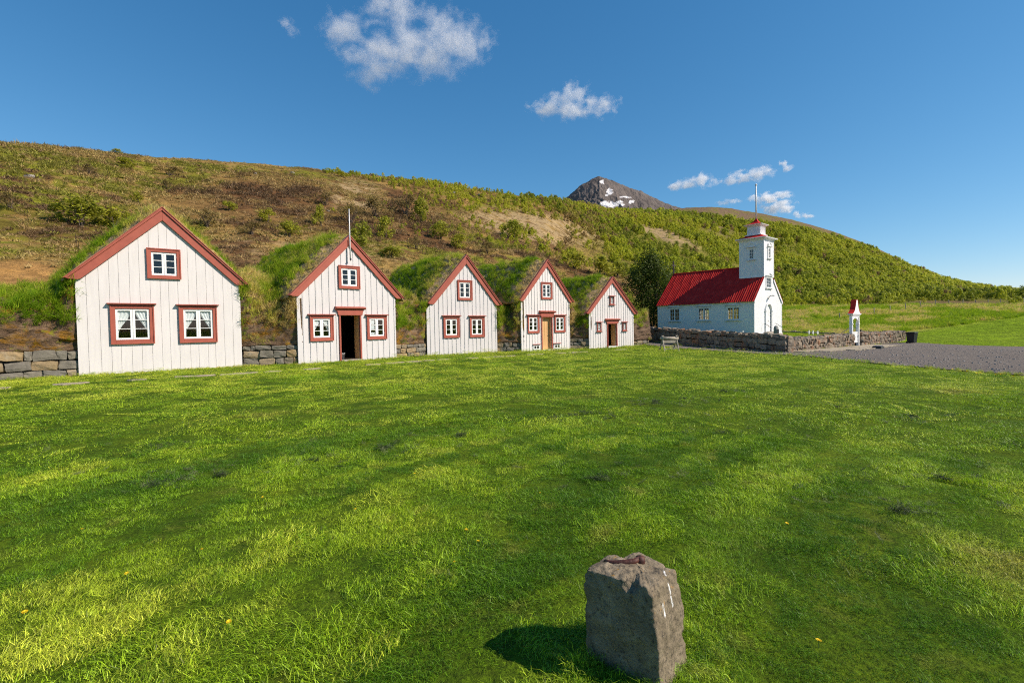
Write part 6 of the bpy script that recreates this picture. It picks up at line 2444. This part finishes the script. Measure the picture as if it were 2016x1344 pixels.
# loose pebbles on the gravel
PEB = proto_collection('pebble', [stone_mesh('pebble', 120 + k, 'boulder_pale', .5) for k in range(4)])
n = 2500
X = 15.5 + 22 * rl_.random(n) ** 1.6
Y = rl_.uniform(13, 50, n)
ok = in_poly(X, Y, GPn)
X, Y = X[ok], Y[ok]
n = len(X)
scatter('gravel_pebbles', np.c_[X, Y, ground_near(X, Y) + .04], rl_.random((n, 3)) * 6.28, .025 + .05 * rl_.random(n) ** 2, rl_.integers(0, 4, n), PEB)

# dandelions
petal = MB()
for k in range(14):
    a = 6.28 * k / 14
    b = a + .28
    petal.add([(0, 0, 0), (.026 * math.cos(a - .2), .026 * math.sin(a - .2), .010), (.028 * math.cos(b - .2), .028 * math.sin(b - .2), .010)], [(0, 1, 2)])
    petal.add([(0, 0, .006), (.016 * math.cos(a), .016 * math.sin(a), .018), (.016 * math.cos(b), .016 * math.sin(b), .018)], [(0, 1, 2)])
pm = petal.mesh('flower', 'dandelion_yellow')
stm = MB().tube([(0, 0, -.01), (.006, 0, .04), (0, 0, .075)], .0025, 5).mesh('stalk', 'stem_green')
DAND = [(-1.59, 2.78), (-0.39, 4.03), (-0.28, 3.81), (-0.42, 3.47), (-3.53, 4.13), (-2.42, 4.87), (-2.83, 2.9), (1.54, 2.57), (0.25, 4.91), (-2.3, 3.71), (-1.42, 4.52), (-2.58, 3.35), (2.2, 4.1), (-1.1, 5.6)]
DAND2 = [(15.36, 16.76), (15.23, 16.1), (15.3, 15.6), (15.5, 16.2), (15.1, 16.6), (14.3, 32.0), (15.6, 18.1), (15.7, 23.2), (15.4, 17.3), (13.6, 32.6), (15.3, 28.2)]
for lst, lab, grp, sc_ in ((DAND, 'small yellow dandelion in the mown lawn', 'dandelions in the lawn', .55), (DAND2, 'yellow dandelion at the edge of the gravel road', 'dandelions along the gravel', 1.5)):
    for k, (x, y) in enumerate(lst):
        e = empty('dandelion', (x, y, gz(x, y)), k * 1.1)
        e.scale = (sc_, sc_, sc_ * .9)
        tag(e, lab, 'dandelion', grp)
        link('flower', pm, e, (0, 0, .075), (.25, .1, 0))
        link('stalk', stm, e)
# ------------------------------------------------------------------ fair-weather clouds
def cloud_mat(name, dens, seed, cs, rs, fine):
    m, nt, b = new_mat(name)
    nt.nodes.remove(b)
    out = [n for n in nt.nodes if n.type == 'OUTPUT_MATERIAL'][0]
    pv = N(nt, 'ShaderNodeVolumePrincipled')
    pv.inputs['Color'].default_value = (1, 1, 1, 1)
    pv.inputs['Anisotropy'].default_value = 0.15
    tc = N(nt, 'ShaderNodeTexCoord')
    field = None
    for c, r in zip(cs, rs):
        mp = N(nt, 'ShaderNodeMapping', vector_type='TEXTURE')
        mp.inputs['Location'].default_value = c
        mp.inputs['Scale'].default_value = r
        nt.links.new(tc.outputs['Object'], mp.inputs[0])
        ln_ = N(nt, 'ShaderNodeVectorMath', operation='LENGTH')
        nt.links.new(mp.outputs[0], ln_.inputs[0])
        s = N(nt, 'ShaderNodeMath', operation='SUBTRACT')
        s.inputs[0].default_value = 1.0
        nt.links.new(ln_.outputs['Value'], s.inputs[1])
        if field is None:
            field = s.outputs[0]
        else:
            mx = N(nt, 'ShaderNodeMath', operation='SMOOTH_MAX')
            mx.inputs[2].default_value = 0.25
            nt.links.new(field, mx.inputs[0])
            nt.links.new(s.outputs[0], mx.inputs[1])
            field = mx.outputs[0]
    sz = float(np.mean([r[2] for r in rs]))
    mp = N(nt, 'ShaderNodeMapping')
    mp.inputs['Location'].default_value = (seed * 3.3, seed * 1.7, 0)
    k = fine * 0.95 / sz
    mp.inputs['Scale'].default_value = (k * .8, k * .8, k)
    nt.links.new(tc.outputs['Object'], mp.inputs[0])
    f = noise_tex(nt, mp.outputs[0], 1.0, 8, 0.60, 0.35)
    ma_ = N(nt, 'ShaderNodeMath', operation='MULTIPLY_ADD')       # field + (noise - .5) * k
    ma_.inputs[1].default_value = 3.4
    ma_.inputs[2].default_value = -1.82
    nt.links.new(f, ma_.inputs[0])
    ad = N(nt, 'ShaderNodeMath', operation='ADD')
    nt.links.new(field, ad.inputs[0])
    nt.links.new(ma_.outputs[0], ad.inputs[1])
    d = ramp(nt, ad.outputs[0], [(0.10, 0.0), (0.70, 1.0)])
    ml = N(nt, 'ShaderNodeMath', operation='MULTIPLY')
    ml.inputs[1].default_value = dens
    nt.links.new(d, ml.inputs[0])
    nt.links.new(ml.outputs[0], pv.inputs['Density'])
    nt.links.new(pv.outputs[0], out.inputs['Volume'])


def cloud(label, blobs, dist, dens, seed, fine=1.0):
    """blobs: (picture x, y, half width, half height) lumps of one cloud at one distance"""
    k = dist / 1008
    bm = bmesh.new()
    cs = [at_px(x, y, dist) for x, y, _, _ in blobs]
    c0 = sum(cs, Vector()) / len(cs)
    cl, rs = [], []
    for c, (x, y, a, b) in zip(cs, blobs):
        r = (a * k * 1.15, (a + b) * .5 * k * 1.15, b * k * 1.15)
        cl.append(tuple(c - c0))
        rs.append(r)
        M_ = Matrix.Translation(c - c0) @ Matrix.Diagonal((r[0] * 1.25, r[1] * 1.25, r[2] * 1.25, 1))
        bmesh.ops.create_icosphere(bm, subdivisions=3, radius=1.0, matrix=M_)
    me = bpy.data.meshes.new('cloud')
    bm.to_mesh(me)
    bm.free()
    nm = 'cloud_%d' % seed
    cloud_mat(nm, dens, seed, cl, rs, fine)
    me.materials.append(MATS[nm])
    o = link('cloud', me, None, c0)
    rm = o.modifiers.new('union', 'REMESH')
    rm.mode = 'VOXEL'
    rm.voxel_size = max(12.0, min(b[3] for b in blobs) * k * .35)
    tag(o, label, 'cloud', 'small white clouds')
    return o


cloud('large ragged white cloud high in the sky, biggest of all', [(680, 62, 48, 34), (705, 110, 40, 30), (760, 105, 62, 44), (735, 150, 40, 24), (820, 88, 66, 50), (865, 60, 40, 42), (910, 85, 54, 44), (770, 8, 62, 28), (860, 120, 62, 28)], 2600, .0055, 1, 1.6)
cloud('tiny wisp of cloud beside the large ragged cloud', [(562, 48, 16, 13), (576, 60, 13, 11)], 2600, .007, 2, 1.2)
cloud('middle-sized white cloud with an upright plume', [(1082, 212, 38, 17), (1128, 216, 44, 17), (1180, 208, 34, 20), (1132, 182, 28, 22), (1100, 196, 30, 14)], 3000, .010, 3, 1.3)
cloud('low elongated cloud just over the green slope, nearest the snowy peak', [(1330, 367, 18, 8), (1355, 361, 22, 10), (1385, 356, 24, 13)], 5000, .014, 4)
cloud('long thin cloud over the church tower', [(1435, 357, 22, 8), (1460, 348, 26, 11), (1490, 343, 28, 13), (1505, 337, 20, 9)], 5000, .012, 5)
cloud('curled scrap of cloud, highest over the church', [(1543, 322, 9, 7), (1550, 331, 9, 8)], 5000, .022, 6)
cloud('white cloud crossed by the church flagpole', [(1490, 391, 18, 8), (1512, 390, 24, 11), (1540, 385, 18, 8)], 5000, .020, 7)
cloud('bright round cloud just above the ridge beside the flagpole', [(1520, 412, 22, 11), (1542, 407, 22, 13), (1558, 410, 12, 8)], 5000, .020, 8)
cloud('little flat cloud lowest above the ridge', [(1570, 422, 10, 6), (1588, 425, 14, 5)], 5000, .020, 9)
cloud('faint wisp of cloud between mountain and tower', [(1418, 400, 12, 5), (1440, 397, 20, 6)], 5000, .010, 10)
